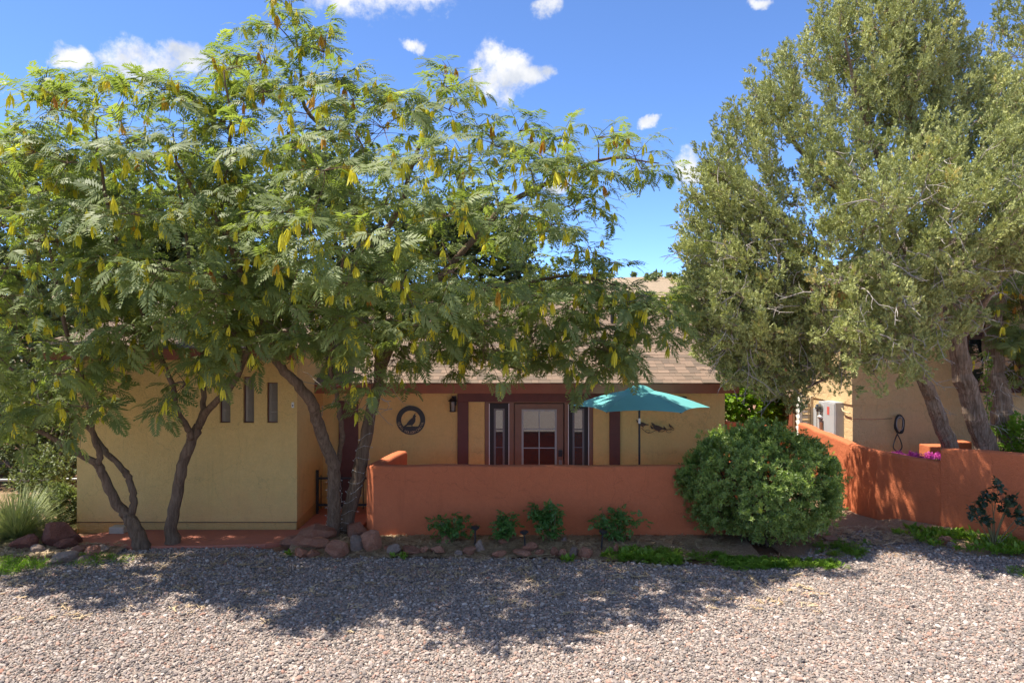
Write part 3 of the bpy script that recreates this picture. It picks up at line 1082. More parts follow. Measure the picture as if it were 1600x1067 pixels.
def wall_xz(mb, x0, x1, z0, z1, y, depth, holes):
    """front of a wall in the plane y with rectangular openings, each with reveals `depth` deep"""
    xs = sorted({x0, x1, *[h[0] for h in holes], *[h[1] for h in holes]})
    zs = sorted({z0, z1, *[h[2] for h in holes], *[h[3] for h in holes]})
    for a, b in zip(xs, xs[1:]):
        for c, d in zip(zs, zs[1:]):
            if any(h[0] <= a and b <= h[1] and h[2] <= c and d <= h[3] for h in holes): continue
            mb.add([(a, y, c), (b, y, c), (b, y, d), (a, y, d)], [(0, 1, 2, 3)])
    for (a, b, c, d) in holes:
        y2 = y + depth
        mb.add([(a, y, c), (a, y, d), (a, y2, d), (a, y2, c)], [(0, 1, 2, 3)])
        mb.add([(b, y, c), (b, y2, c), (b, y2, d), (b, y, d)], [(0, 1, 2, 3)])
        mb.add([(a, y, d), (b, y, d), (b, y2, d), (a, y2, d)], [(0, 1, 2, 3)])
        mb.add([(a, y, c), (a, y2, c), (b, y2, c), (b, y, c)], [(0, 1, 2, 3)])


LY, DY = 13.2, 15.0                    # planes of the left block's front and of the door wall
LX0, LX1, DX1 = -7.77, -3.84, 4.32
EAVE_Y, EAVE_Z, RIDGE_Y, RIDGE_Z = 14.40, 2.59, 18.6, 4.37
casita = empty("casita", (-1.7, 13.2, 0), "low yellow stucco house with brown shingle roof behind the red courtyard wall", "house")


def build_casita():
    # left block
    wz = [(343, 360, 600, 660), (380, 397, 586, 660), (417, 434, 597, 660)]
    holes = []
    for a, b, c, d in wz:
        p, q = at(a, d, LY), at(b, c, LY)
        holes.append((p.x, q.x, p.z, at(b, 588 if b != 434 else 597, LY).z))
    m = MB()
    wall_xz(m, LX0, LX1, .185, 3.2, LY, .12, holes)
    m.add([(LX1, LY, .185), (LX1, DY + .2, .30), (LX1, DY + .2, 3.2), (LX1, LY, 3.2)], [(0, 1, 2, 3)])
    m.add([(LX0, LY, -.05), (LX0, LY, 3.2), (LX0, 20, 3.2), (LX0, 20, -.05)], [(0, 1, 2, 3)])
    m.add([(LX0, 20, 0), (LX0, 20, 3.2), (LX1, 20, 3.2), (LX1, 20, 0)], [(0, 1, 2, 3)])
    m.add([(LX0, LY, .185), (LX0, LY + .03, .185), (LX1, LY + .03, .185), (LX1, LY, .185)], [(0, 1, 2, 3)])
    m.build("wall", M['stucco'], casita)
    MB().box(LX0 + .004, LX1 - .022, LY + .045, 19.9, -.05, .30).build("plinth", M['plinth'], casita)
    MB().box(LX0 + .002, LX1 - .004, LY + .004, LY + .03, .172, .184).build("weep_screed", M['darkiron'], casita)
    for h in holes:
        f = MB()
        y0, y1 = LY + .055, LY + .085
        w = .018
        f.box(h[0] + .002, h[0] + w, y0, y1, h[2] + .002, h[3] - .002); f.box(h[1] - w, h[1] - .002, y0, y1, h[2] + .002, h[3] - .002)
        f.box(h[0] + w, h[1] - w, y0, y1, h[2] + .002, h[2] + w); f.box(h[0] + w, h[1] - w, y0, y1, h[3] - w, h[3] - .002)
        wn = f.build("window", M['brown'], casita)
        nb = 4
        for k in range(nb):
            a = h[2] + w + (h[3] - h[2] - 2 * w) * k / nb; b = h[2] + w + (h[3] - h[2] - 2 * w) * (k + 1) / nb
            g = MB()
            n = 7
            for i in range(n):                        # vertical flutes
                xa = h[0] + w + (h[1] - h[0] - 2 * w) * i / n; xb = h[0] + w + (h[1] - h[0] - 2 * w) * (i + 1) / n
                ym = y0 + .004; xm = (xa + xb) / 2
                g.add([(xa, y0 + .014, a + .006), (xm, ym, a + .006), (xb, y0 + .014, a + .006), (xa, y0 + .014, b - .006), (xm, ym, b - .006), (xb, y0 + .014, b - .006)],
                      [(0, 1, 4, 3), (1, 2, 5, 4)])
            g.box(h[0] + w, h[1] - w, y0 + .016, y1, a, b)
            g.build("glass_block", M['glassblock'], wn)
        # dark room behind
    # door wall
    p, q = at(757, 725, DY), at(927, 621, DY)
    dx0, dx1, dz1 = p.x, q.x, q.z
    m = MB()
    wall_xz(m, LX1 - .1, DX1, 0, 2.62, DY, .14, [(dx0, dx1, .05, dz1)])
    m.build("wall", M['stucco'], casita)
    # right gable end and back
    m = MB()
    m.add([(DX1, DY, 0), (DX1, 22.2, 0), (DX1, 22.2, 2.62), (DX1, RIDGE_Y, 4.30), (DX1, DY, 2.62)], [(0, 1, 2, 3, 4)])
    m.add([(LX0, 22.2, 0), (LX0, 22.2, 2.62), (DX1, 22.2, 2.62), (DX1, 22.2, 0)], [(0, 1, 2, 3)])
    m.build("wall", M['stucco'], casita)
    # painted timber trim on the door wall: two posts, one beam
    bz0, bz1 = at(0, 627, DY).z, at(0, 612.5, DY).z
    for a, b in ((715, 732), (952, 968.5)):
        MB().bbox(at(a, 0, DY).x, at(b, 0, DY).x, DY - .05, DY - .001, .05, bz0 - .002, .006).build("timber_post", M['brown'], casita)
    MB().bbox(at(715, 0, DY).x, at(968.5, 0, DY).x, DY - .055, DY - .001, bz0, bz1 - .004, .006).build("timber_beam", M['brown'], casita)
    MB().bbox(at(530, 0, DY).x, at(560, 0, DY).x, DY - .05, DY - .001, .05, 2.2, .006).build("timber_post", M['brown'], casita)
    # front door set: frame, two sidelights, a glazed door
    y = DY + .03
    fr = MB()

    def X(px): return at(px, 0, y).x

    def Z(py): return at(0, py, y).z
    zt = dz1 - .002
    for a, b in ((757.5, 764), (795.5, 803), (882, 888), (921, 926.5)):
        fr.bbox(X(a), X(b), y, y + .10, .055, zt, .005)
    fr.bbox(X(757.5), X(926.5), y + .002, y + .098, Z(629), zt - .001, .004)
    df = fr.build("door_frame", M['frame'], casita)
    for a, b in ((764, 765.2), (794.6, 795.6), (887.6, 888.6), (919.2, 920.4)):
        MB().box(X(a), X(b), y - .006, y + .02, .06, Z(630)).build("weather_strip", M['strip'], df)
    for a, b in ((765.6, 794.4), (888.8, 919)):
        s = MB(); yy = y + .035
        g0, g1, gt = a + 6, b - 6, 638
        s.box(X(a), X(g0), yy, yy + .03, .06, Z(630)); s.box(X(g1), X(b), yy, yy + .03, .06, Z(630))
        s.box(X(g0), X(g1), yy, yy + .03, Z(gt), Z(630)); s.box(X(g0), X(g1), yy, yy + .03, .06, .25)
        sl = s.build("sidelight", M['screen'], casita)
        t = MB(); yy2 = yy - .012
        t.box(X(g0), X(g0 + 3), yy2, yy2 + .03, .25, Z(gt)); t.box(X(g1 - 3), X(g1), yy2, yy2 + .03, .25, Z(gt)); t.box(X(g0 + 3), X(g1 - 3), yy2, yy2 + .03, Z(gt + 2.5), Z(gt))
        t.box(X(g0 + 3), X(g1 - 3), yy2, yy2 + .03, Z(671.5), Z(669.5)); t.box(X(g0 + 3), X(g1 - 3), yy2, yy2 + .03, Z(699), Z(698)); t.box(X(g0 + 3), X(g1 - 3), yy2, yy2 + .03, .55, .57)
        t.build("sash", mat_dimmuntin, sl)
        for z0, z1 in ((.26, .55), (.57, Z(699)), (Z(698), Z(671.5)), (Z(669.5), Z(gt + 2.5))):
            MB().box(X(g0 + 3), X(g1 - 3), yy + .002, yy + .01, z0 + .001, z1 - .001).build("pane", M['glass_dim'], sl)
    # the door leaf
    d = MB(); yy = y + .03
    a, b = 804, 880.5
    g0, g1, gt = 815, 870, 639
    gb = .35
    d.box(X(a), X(g0), yy, yy + .045, .06, Z(630.5)); d.box(X(g1), X(b), yy, yy + .045, .06, Z(630.5))
    d.box(X(g0), X(g1), yy, yy + .045, Z(gt), Z(630.5)); d.box(X(g0), X(g1), yy, yy + .045, .06, gb)
    dr = d.build("front_door", M['frame'], casita)
    t = MB(); y2 = yy - .014
    t.box(X(g0), X(g0 + 3), y2, y2 + .04, gb, Z(gt)); t.box(X(g1 - 3), X(g1), y2, y2 + .04, gb, Z(gt))
    t.box(X(g0 + 3), X(g1 - 3), y2, y2 + .04, Z(gt + 3), Z(gt)); t.box(X(g0 + 3), X(g1 - 3), y2, y2 + .04, gb, gb + .04)
    t.build("glazing_bead", M['muntin'], dr)
    rows = [Z(gt + 3), Z(670), Z(699.5), Z(729), Z(758), gb + .04]
    for i, z in enumerate(rows[1:-1]):
        MB().box(X(g0 + 3), X(g1 - 3), y2 + .002, y2 + .03, z - .01, z + .01).build("muntin", M['muntin'], dr)
    xm = (X(g0) + X(g1)) / 2
    MB().box(xm - .01, xm + .01, y2 + .001, y2 + .031, gb + .04, Z(gt + 3)).build("muntin", M['muntin'], dr)
    for i in range(5):
        for xa, xb in ((X(g0 + 3), xm - .01), (xm + .01, X(g1 - 3))):
            MB().box(xa, xb, y2 + .016, y2 + .022, rows[i + 1] + (.01 if i < 4 else 0), rows[i] - (.01 if i else 0)).build("pane", M['glass'], dr)
    lk = MB()
    lk.bbox(X(872.5), X(879), yy - .03, yy - .001, Z(713), Z(703), .006)
    lk.build("deadbolt", M['black'], dr)
    lk = MB(); lk.bbox(X(873.5), X(878.5), yy - .012, yy - .001, Z(732), Z(718.5), .005)
    lk.tube([(X(876), yy - .01, Z(726)), (X(876), yy - .06, Z(726)), (X(872), yy - .07, Z(726)), (X(866), yy - .07, Z(726))], .009, 8)
    lk.build("door_handle", M['steel'], dr)
    # interior darkness: back wall of the room
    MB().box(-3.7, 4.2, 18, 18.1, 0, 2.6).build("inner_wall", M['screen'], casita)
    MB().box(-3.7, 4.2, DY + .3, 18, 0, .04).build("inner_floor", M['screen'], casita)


mat_dimmuntin = mat_plain("sidelight_sash", (.16, .155, .15), (.13, .125, .12), 20, .5)
build_casita()


def build_roof():
    rx0, rx1 = LX1 - .05, 4.40
    slope = Vector((0, RIDGE_Y - EAVE_Y, RIDGE_Z - EAVE_Z)); SL = slope.length; sd = slope / SL
    nrm = Vector((0, -sd.z, sd.y))
    # deck, both sides, fascia boards
    m = MB()
    m.add([(rx0, EAVE_Y, EAVE_Z - .02), (rx1, EAVE_Y, EAVE_Z - .02), (rx1, RIDGE_Y, RIDGE_Z - .02), (rx0, RIDGE_Y, RIDGE_Z - .02),
           (rx0, EAVE_Y, EAVE_Z - .06), (rx1, EAVE_Y, EAVE_Z - .06), (rx1, RIDGE_Y, RIDGE_Z - .06), (rx0, RIDGE_Y, RIDGE_Z - .06)],
          [(0, 1, 2, 3), (4, 7, 6, 5), (0, 4, 5, 1), (1, 5, 6, 2)])
    by = 2 * RIDGE_Y - EAVE_Y
    m.add([(rx0, RIDGE_Y, RIDGE_Z - .02), (rx1, RIDGE_Y, RIDGE_Z - .02), (rx1, by, EAVE_Z - .02), (rx0, by, EAVE_Z - .02)], [(0, 1, 2, 3)])
    roof = m.build("roof", M['shingle'], casita)
    MB().bbox(rx0, rx1, EAVE_Y - .035, EAVE_Y - .002, EAVE_Z - .20, EAVE_Z - .012, .004).build("fascia", M['fascia'], casita)
    MB().box(rx0, rx1 - .03, EAVE_Y + .002, DY - .001, EAVE_Z - .19, EAVE_Z - .17).build("soffit", M['fascia'], casita)
    m = MB()
    for s in (0, 1):
        a = Vector((rx1 + .002, EAVE_Y, EAVE_Z)) if s == 0 else Vector((rx1 + .002, by, EAVE_Z))
        b = Vector((rx1 + .002, RIDGE_Y, RIDGE_Z))
        q = Vector((.03, 0, 0)); dz = Vector((0, 0, -.19)); e = Vector((0, 0, -.012))
        m.add([a + e, b + e, b + dz, a + dz, a + e + q, b + e + q, b + dz + q, a + dz + q],
              [(0, 1, 2, 3), (4, 7, 6, 5), (0, 4, 5, 1), (3, 2, 6, 7), (0, 3, 7, 4), (1, 5, 6, 2)])
    m.build("rake_board", M['fascia'], casita)
    # shingles: courses of uneven tabs. The 300 that show largest are pieces of their own
    rnd = random.Random(5)
    ex = .15
    unit = bpy.data.meshes.new("shingle")
    b = MB().box(-.5, .5, -.0, .21, 0, .012)
    unit.from_pydata(b.v, [], b.f); unit.materials.append(M['shingle'])
    rest = MB(); cnt = 0
    rotx = math.atan2(sd.z, sd.y)
    R = Matrix.Rotation(rotx - .035, 4, 'X')
    jobs = []
    for c in range(int(SL / ex)):
        x = rx1 - rnd.uniform(0, .12)
        x = rx1 + .01
        while x > rx0:
            w = rnd.uniform(.11, .26)
            jobs.append((c, x - w, x - .004)); x -= w
    jobs.sort(key=lambda j: (j[1] < 1.6, j[0] > 17, j[0]))
    for c, xa, xb in jobs:
        p = Vector((0, EAVE_Y, EAVE_Z)) + sd * (c * ex - .03) + nrm * (.006 + rnd.uniform(0, .006))
        if cnt < 300 and xa > .2:
            o = bpy.data.objects.new("shingle", unit)
            o.location = ((xa + xb) / 2, p.y, p.z); o.rotation_euler = (rotx - .035, 0, 0); o.scale = (xb - xa, 1, 1)
            link(o, roof); cnt += 1
        else:
            T = Matrix.Translation(((xa + xb) / 2, p.y, p.z)) @ R @ Matrix.Diagonal((xb - xa, 1, 1, 1))
            rest.add([T @ Vector(v) for v in b.v], b.f)
    tag(rest.build("shingle_field", M['shingle'], roof), kind="stuff")
    m = MB()
    for i in range(int((rx1 - rx0) / .3)):
        x = rx0 + i * .3
        m.add([(x, RIDGE_Y - .13, RIDGE_Z - .035), (x + .32, RIDGE_Y - .13, RIDGE_Z - .03), (x + .32, RIDGE_Y, RIDGE_Z + .04), (x, RIDGE_Y, RIDGE_Z + .03), (x + .32, RIDGE_Y + .13, RIDGE_Z - .03), (x, RIDGE_Y + .13, RIDGE_Z - .035)],
              [(0, 1, 2, 3), (3, 2, 4, 5)])
    m.build("ridge_cap", M['shingle'], roof)
    v = at(957, 497, 17.3)
    MB().tube([(v.x, v.y, v.z - .5), (v.x, v.y, v.z + .12)], .05, 10).build("vent_pipe", M['black'], roof)
    # roof of the left block, almost wholly behind the trees
    m = MB()
    x0, x1 = LX0 - .35, LX1 + .25
    m.add([(x0, 12.8, 3.28), (x1, 12.8, 3.28), (x1, RIDGE_Y, 4.55), (x0, RIDGE_Y, 4.55), (x0, 12.8, 3.2), (x1, 12.8, 3.2), (x1, RIDGE_Y, 4.47), (x0, RIDGE_Y, 4.47)],
          [(0, 1, 2, 3), (4, 7, 6, 5), (0, 4, 5, 1), (1, 5, 6, 2), (0, 3, 7, 4)])
    m.add([(x0, RIDGE_Y, 4.55), (x1, RIDGE_Y, 4.55), (x1, 22.6, 3.3), (x0, 22.6, 3.3)], [(0, 1, 2, 3)])
    m.add([(LX1, DY, 3.15), (LX1, 22, 3.15), (LX1, RIDGE_Y, 4.45)], [(0, 1, 2)])
    rl = m.build("roof", M['shingle'], casita)
    MB().bbox(x0, x1, 12.765, 12.798, 3.08, 3.27, .004).build("fascia", M['fascia'], casita)
    m = MB()
    sl2 = Vector((0, RIDGE_Y - 12.8, 4.55 - 3.28)); L2 = sl2.length; s2 = sl2 / L2; n2 = Vector((0, -s2.z, s2.y))
    for c in range(int(L2 / ex)):
        x = x1
        p = Vector((0, 12.8, 3.28)) + s2 * (c * ex - .03) + n2 * .006
        T0 = Matrix.Rotation(math.atan2(s2.z, s2.y) - .035, 4, 'X')
        while x > x0:
            w = rnd.uniform(.18, .36)
            T = Matrix.Translation((x - w / 2, p.y, p.z)) @ T0 @ Matrix.Diagonal((w - .004, 1, 1, 1))
            m.add([T @ Vector(v) for v in b.v], b.f); x -= w
    tag(m.build("shingle_field", M['shingle'], rl), kind="stuff")


build_roof()

# ------------------------------------------------------------------ red stucco garden walls


def adobe_wall(name, path, thick, label):
    """path: (x, y, zbase, ztop) along the wall's centre line; rounded top"""
    r = .055
    prof = [(-thick / 2, 0, 0), (-thick / 2, 1, -r)]
    for k in range(1, 5):
        a = pi - k * pi / 8
        prof.append((-thick / 2 + r + r * cos(a), 1, -r + r * sin(a)))
    for k in range(4, 8):
        a = pi / 2 - (k - 4) * pi / 8
        prof.append((thick / 2 - r + r * cos(a), 1, -r + r * sin(a)))
    prof += [(thick / 2, 1, -r), (thick / 2, 0, 0)]
    n = len(prof); V = []; Fc = []
    P = [Vector(p[:2]) for p in path]
    rnd = random.Random(8)
    for i, p in enumerate(P):
        d1 = (p - P[i - 1]).normalized() if i else None
        d2 = (P[i + 1] - p).normalized() if i < len(P) - 1 else None
        d = ((d1 or d2) + (d2 or d1)).normalized()
        nn = Vector((-d.y, d.x))
        k = 1.0
        if d1 and d2: k = 1 / max(.5, nn.dot(Vector((-d1.y, d1.x))))
        for off, top, dz in prof:
            z = path[i][3] + dz if top else path[i][2]
            q = p + nn * off * k
            V.append((q.x, q.y, z))
    for i in range(len(P) - 1):
        for j in range(n - 1): Fc.append((i * n + j, (i + 1) * n + j, (i + 1) * n + j + 1, i * n + j + 1))
    Fc.append(tuple(range(n))); Fc.append(tuple(range((len(P) - 1) * n, len(P) * n))[::-1])
    o = mesh_obj(name, V, Fc, M['red'], None, False)
    return tag(o, label, "garden wall")


def densify(path, step=.3, wob=.012):
    out = []; rnd = random.Random(2)
    for a, b in zip(path, path[1:]):
        L = sqrt((a[0] - b[0]) ** 2 + (a[1] - b[1]) ** 2); n = max(1, int(L / step))
        for k in range(n):
            t = k / n
            q = [a[i] + (b[i] - a[i]) * t for i in range(4)]
            if k: q[3] += rnd.uniform(-wob, wob)
            out.append(tuple(q))
    out.append(path[-1])
    return out


WT = 1.285
adobe_wall("courtyard_wall", densify([(-2.12, 14.2, 0, 1.30), (-2.30, 13.2, 0, 1.29), (-2.385, 12.78, 0, WT), (-2.32, 12.715, 0, WT), (0, 12.715, 0, WT - .01), (3.2, 12.715, 0, WT - .015),
                                      (3.55, 12.85, 0, 1.27), (3.85, 13.2, 0, 1.27), (4.2, 14.98, 0, 1.3)]), .22, "low red stucco courtyard wall in front of the glazed door")
adobe_wall("garden_wall", densify([(4.45, 15.6, 0, 1.72), (5.6, 16.6, 0, 1.52), (6.45, 17.5, 0, 1.42)]), .2, "far end piece of red stucco wall beyond the round bush")
gw = adobe_wall("garden_wall", densify([(6.72, 17.1, 0, 1.52), (6.80, 15.6, 0, 1.42), (6.88, 14.55, 0, 1.34), (7.02, 14.1, 0, 1.32), (7.35, 13.6, 0, 1.28), (7.78, 13.15, 0, 1.25)], .25), .2,
                "red stucco wall curving back between the round bush and the neighbouring house")
st = adobe_wall("wall_step", densify([(7.7, 13.22, 0, 1.49), (7.78, 13.14, 0, 1.50), (8.62, 12.36, 0, 1.53), (10.2, 11.2, 0, 1.52), (12, 10.3, 0, 1.5)], .4), .212, None)
st.name = "raised_section"; st.parent = gw
for k in ("label", "category"):
    if k in st: del st[k]

# ------------------------------------------------------------------ the neighbouring yellow house
HX, HY, HYB = 7.36, 16.0, 21.2
neigh = empty("neighbour_house", (9, 16, 0), "tall tan stucco house behind the juniper with a sunlit side wall", "house")


def build_neighbour():
    BZ = 2.03
    w0 = at(1512, 606, HY); w1 = at(1600, 530, HY)
    hole = (w0.x, w0.x + 1.1, w0.z, 3.5)
    m = MB()
    wall_xz(m, HX + .025, 16, -.05, BZ, HY + .025, .1, [])
    m.add([(HX + .025, HY + .025, -.05), (HX + .025, HY + .025, BZ), (HX + .025, HYB, BZ), (HX + .025, HYB, -.05)], [(0, 1, 2, 3)])
    m.build("lower_wall", M['stucco_plain'], neigh)
    m = MB()
    wall_xz(m, HX, 16, BZ, 4.6, HY, .12, [hole])
    m.add([(HX, HY, BZ), (HX, HY, 4.6), (HX, HYB, 4.6), (HX, HYB, BZ)], [(0, 1, 2, 3)])
    m.add([(HX, HY, BZ), (16, HY, BZ), (16, HY + .03, BZ), (HX, HY + .03, BZ)], [(0, 1, 2, 3)])
    m.add([(HX, HY, BZ), (HX, HYB, BZ), (HX + .03, HYB, BZ), (HX + .03, HY, BZ)], [(0, 3, 2, 1)])
    m.add([(HX, HYB, -.05), (HX, HYB, 4.6), (16, HYB, 4.6), (16, HYB, -.05)], [(0, 1, 2, 3)])
    m.build("wall", M['stucco_plain'], neigh)
    # front window behind the trunks
    f = MB(); y = HY - .03; t = .10
    f.bbox(hole[0] - t, hole[0], y, HY - .001, hole[2] - t, hole[3] + t, .005); f.bbox(hole[1], hole[1] + t, y, HY - .001, hole[2] - t, hole[3] + t, .005)
    f.bbox(hole[0], hole[1], y, HY - .001, hole[2] - t, hole[2], .005); f.bbox(hole[0], hole[1], y, HY - .001, hole[3], hole[3] + t, .005)
    wn = f.build("window", M['brown'], neigh)
    g = MB(); y = HY + .05
    g.box(hole[0] + .002, hole[0] + .06, y, y + .04, hole[2] + .002, hole[3] - .002); g.box(hole[1] - .06, hole[1] - .002, y, y + .04, hole[2] + .002, hole[3] - .002)
    g.box((hole[0] + hole[1]) / 2 - .03, (hole[0] + hole[1]) / 2 + .03, y, y + .04, hole[2] + .06, hole[3] - .06)
    g.box(hole[0] + .06, hole[1] - .06, y, y + .04, hole[2] + .002, hole[2] + .06); g.box(hole[0] + .06, hole[1] - .06, y, y + .04, hole[3] - .06, hole[3] - .002)
    g.build("sash", M['frame'], wn)
    MB().box(hole[0] + .05, hole[1] - .05, y + .015, y + .025, hole[2] + .05, hole[3] - .05).build("pane", M['glass_dim'], wn)
    # side wall: a doorway with brown jamb, a shallow band, a red-trimmed window high up

    def S(px, py):                       # point on the side wall plane X = HX
        Y = HX * F / (px - 800); return Y, CAMZ - (py - 533) / F * Y
    ya, za = S(1232, 632); yb, zb = S(1240, 632)
    m = MB(); m.bbox(HX - .03, HX - .001, yb, ya, .0, za, .004)
    m.build("door_jamb", M['fascia'], neigh)
    yc = S(1243, 0)[0]
    MB().bbox(HX - .02, HX - .002, yc, yb - .002, 0, za - .02, .004).build("side_door", M['frame'], neigh)
    ya, z0 = S(1216, 593); yb, _ = S(1230, 593)
    m = MB(); z1 = z0 + .9
    for q in ((ya, ya - .12), (yb, yb + .12)):
        m.bbox(HX - .03, HX - .001, min(q), max(q), z0, z1, .004)
    m.bbox(HX - .028, HX - .001, yb + .12, ya - .12, z0 + .001, z0 + .14, .004)
    w2 = m.build("window", M['fascia'], neigh)
    MB().box(HX - .012, HX - .002, yb + .12, ya - .12, z0 + .14, z1).build("pane", M['glass_dim'], w2)
    ya, z0 = S(1281, 580); yb, _ = S(1295, 580)
    m = MB(); z1 = z0 + .9
    for q in ((ya, ya - .1), (yb, yb + .1)):
        m.bbox(HX - .03, HX - .001, min(q), max(q), z0, z1, .004)
    m.bbox(HX - .028, HX - .001, yb + .1, ya - .1, z0 + .001, z0 + .12, .004)
    w3 = m.build("window", M['fascia'], neigh)
    MB().box(HX - .012, HX - .002, yb + .1, ya - .1, z0 + .12, z1).build("pane", M['glass_dim'], w3)
    # small canopy over the side door
    m = MB(); y0 = S(1248, 0)[0]; y1 = S(1204, 0)[0]
    za, zb = 2.22, 2.02
    m.add([(HX - .001, y0, za), (HX - .001, y1, za), (HX - .22, y1, zb), (HX - .22, y0, zb), (HX - .001, y0, za - .06), (HX - .001, y1, za - .06), (HX - .22, y1, zb - .05), (HX - .22, y0, zb - .05)],
          [(0, 3, 2, 1), (4, 5, 6, 7), (0, 4, 7, 3), (3, 7, 6, 2), (1, 2, 6, 5)])
    m.build("door_canopy", M['shingle'], neigh)
    # roof
    m = MB(); o = .5
    cx, cy = 11.7, 18.6
    m.add([(HX - o, HY - o, 4.6), (16.5, HY - o, 4.6), (16.5, HYB + o, 4.6), (HX - o, HYB + o, 4.6), (cx - 1.5, cy, 6.1), (16.5, cy, 6.1)],
          [(0, 1, 5, 4), (2, 3, 4, 5), (3, 0, 4), (1, 2, 5), (0, 3, 2, 1)])
    m.build("roof", M['shingle'], neigh)
    m = MB()
    m.bbox(HX - o - .03, 16.5, HY - o - .03, HY - o - .002, 4.42, 4.62, .004); m.bbox(HX - o - .03, HX - o - .002, HY - o, HYB + o, 4.42, 4.62, .004)
    m.build("fascia", M['fascia'], neigh)


build_neighbour()

#==OBJECTS==
# ------------------------------------------------------------------ things on the walls


def build_lantern():
    c = at(708, 631, DY)
    t = empty("wall_lantern", (c.x, DY, c.z), "black wall lantern with frosted glass beside the brown timber post", "lantern")
    x, z = c.x, c.z
    MB().bbox(x - .03, x + .07, DY - .02, DY - .001, z - .02, z + .17, .006).build("back_plate", M['black'], t)
    yc = DY - .10
    m = MB(); m.tube([(x + .02, DY - .02, z + .12), (x + .02, DY - .06, z + .15), (x, yc, z + .14)], .009, 6); m.build("arm", M['black'], t)
    m = MB()
    m.tube([(x, yc, z + .15), (x, yc, z + .12), (x, yc, z + .075), (x, yc, z + .065)], [.012, .05, .092, .092], 4)
    m.tube([(x, yc, z + .165), (x, yc, z + .15)], [.008, .014], 6)
    m.build("hood", M['black'], t)
    w = .055
    m = MB()
    for sx in (-1, 1):
        for sy in (-1, 1):
            m.tube([(x + sx * w, yc + sy * w, z + .07), (x + sx * w * .9, yc + sy * w * .9, z - .13)], .006, 4)
    m.tube([(x, yc, z - .128), (x, yc, z - .145)], [.072, .06], 4)
    m.build("cage", M['black'], t)
    MB().tube([(x, yc, z + .06), (x, yc, z - .125)], .04, 10).build("glass_cylinder", M['pinkglow'], t)


def quail_poly(s, flip=1):
    """upright quail facing right: outline in its own plane (x, z), feet at 0,0, height about 1"""
    p = [(-.62, -.02), (-.50, .10), (-.36, .20), (-.28, .34), (-.16, .48), (0, .62), (.10, .70), (.13, .80), (.17, .88), (.22, .92), (.26, 1.0), (.34, 1.03), (.33, .97),
         (.29, .92), (.33, .86), (.39, .81), (.33, .77), (.31, .68), (.33, .54), (.29, .36), (.20, .22), (.10, .14), (.09, .03), (.14, .0), (.0, .0), (.03, .10), (-.08, .10), (-.25, .10), (-.45, .0)]
    return [(x * s * flip, z * s) for x, z in p]


def text_mesh(ch, size, mat):
    cu = bpy.data.curves.new("t", 'FONT'); cu.body = ch; cu.size = size; cu.align_x = 'CENTER'; cu.extrude = .0012
    o = bpy.data.objects.new("t", cu)
    COL.objects.link(o)
    bpy.context.view_layer.update()
    me = bpy.data.meshes.new_from_object(o.evaluated_get(bpy.context.evaluated_depsgraph_get()))
    v = [Vector(p.co) for p in me.vertices]; f = [tuple(p.vertices) for p in me.polygons]
    bpy.data.objects.remove(o); bpy.data.curves.remove(cu); bpy.data.meshes.remove(me)
    return v, f


def build_sign():
    c = at(642, 655.6, DY); R = 22.6 / F * DY; r = 15 / F * DY
    y = DY - .02
    t = empty("round_sign", (c.x, DY, c.z), "round black metal sign with a quail cut-out and lettered rim", "sign")
    n = 56; V = []; Fc = []
    for k in range(n):
        a = 2 * pi * k / n
        for rad in (R, r):
            for yy in (y, y + .008): V.append((c.x + cos(a) * rad, yy, c.z + sin(a) * rad))
    for k in range(n):
        a, b = 4 * k, 4 * ((k + 1) % n)
        Fc += [(a, b, b + 2, a + 2), (a + 1, a + 3, b + 3, b + 1), (a, a + 1, b + 1, b), (a + 2, b + 2, b + 3, a + 3)]
    mesh_obj("ring", V, Fc, M['black'], t)
    # filled segment under the bird
    zc = -.66 * r
    pl = []
    a0 = math.asin(zc / r)
    for k in range(13):
        a = (pi - a0) + (2 * a0 + pi) * k / 12
        pl.append((cos(a) * r * 1.03, sin(a) * r * 1.03))
    pl[0] = (pl[0][0], zc); pl[-1] = (pl[-1][0], zc)
    MB().prism(pl, .001, .007, (c.x, y, c.z)).build("ground_plate", M['black'], t)
    MB().prism(quail_poly(1.35 * r), .001, .007, (c.x + .01, y, c.z + zc - .004)).build("quail", M['black'], t)
    m = MB(); s = "QUAIL HOLLOW CASITA"
    span = radians(150); rr = (R + r) / 2 + .014
    for i, ch in enumerate(s):
        if ch == ' ': continue
        a = -pi / 2 - span / 2 + span * i / (len(s) - 1)
        v, f = text_mesh(ch, .066, None)
        ux = Vector((-sin(a), 0, cos(a))); uz = Vector((-cos(a), 0, -sin(a)))
        o = Vector((c.x + cos(a) * (rr + .01), y - .003, c.z + sin(a) * (rr + .01)))
        m.add([o + ux * p.x + uz * p.y + Vector((0, -p.z, 0)) for p in v], f)
    m.build("lettering", mat_plain("sign_lettering", (.55, .40, .22), None, rough=.8), t)


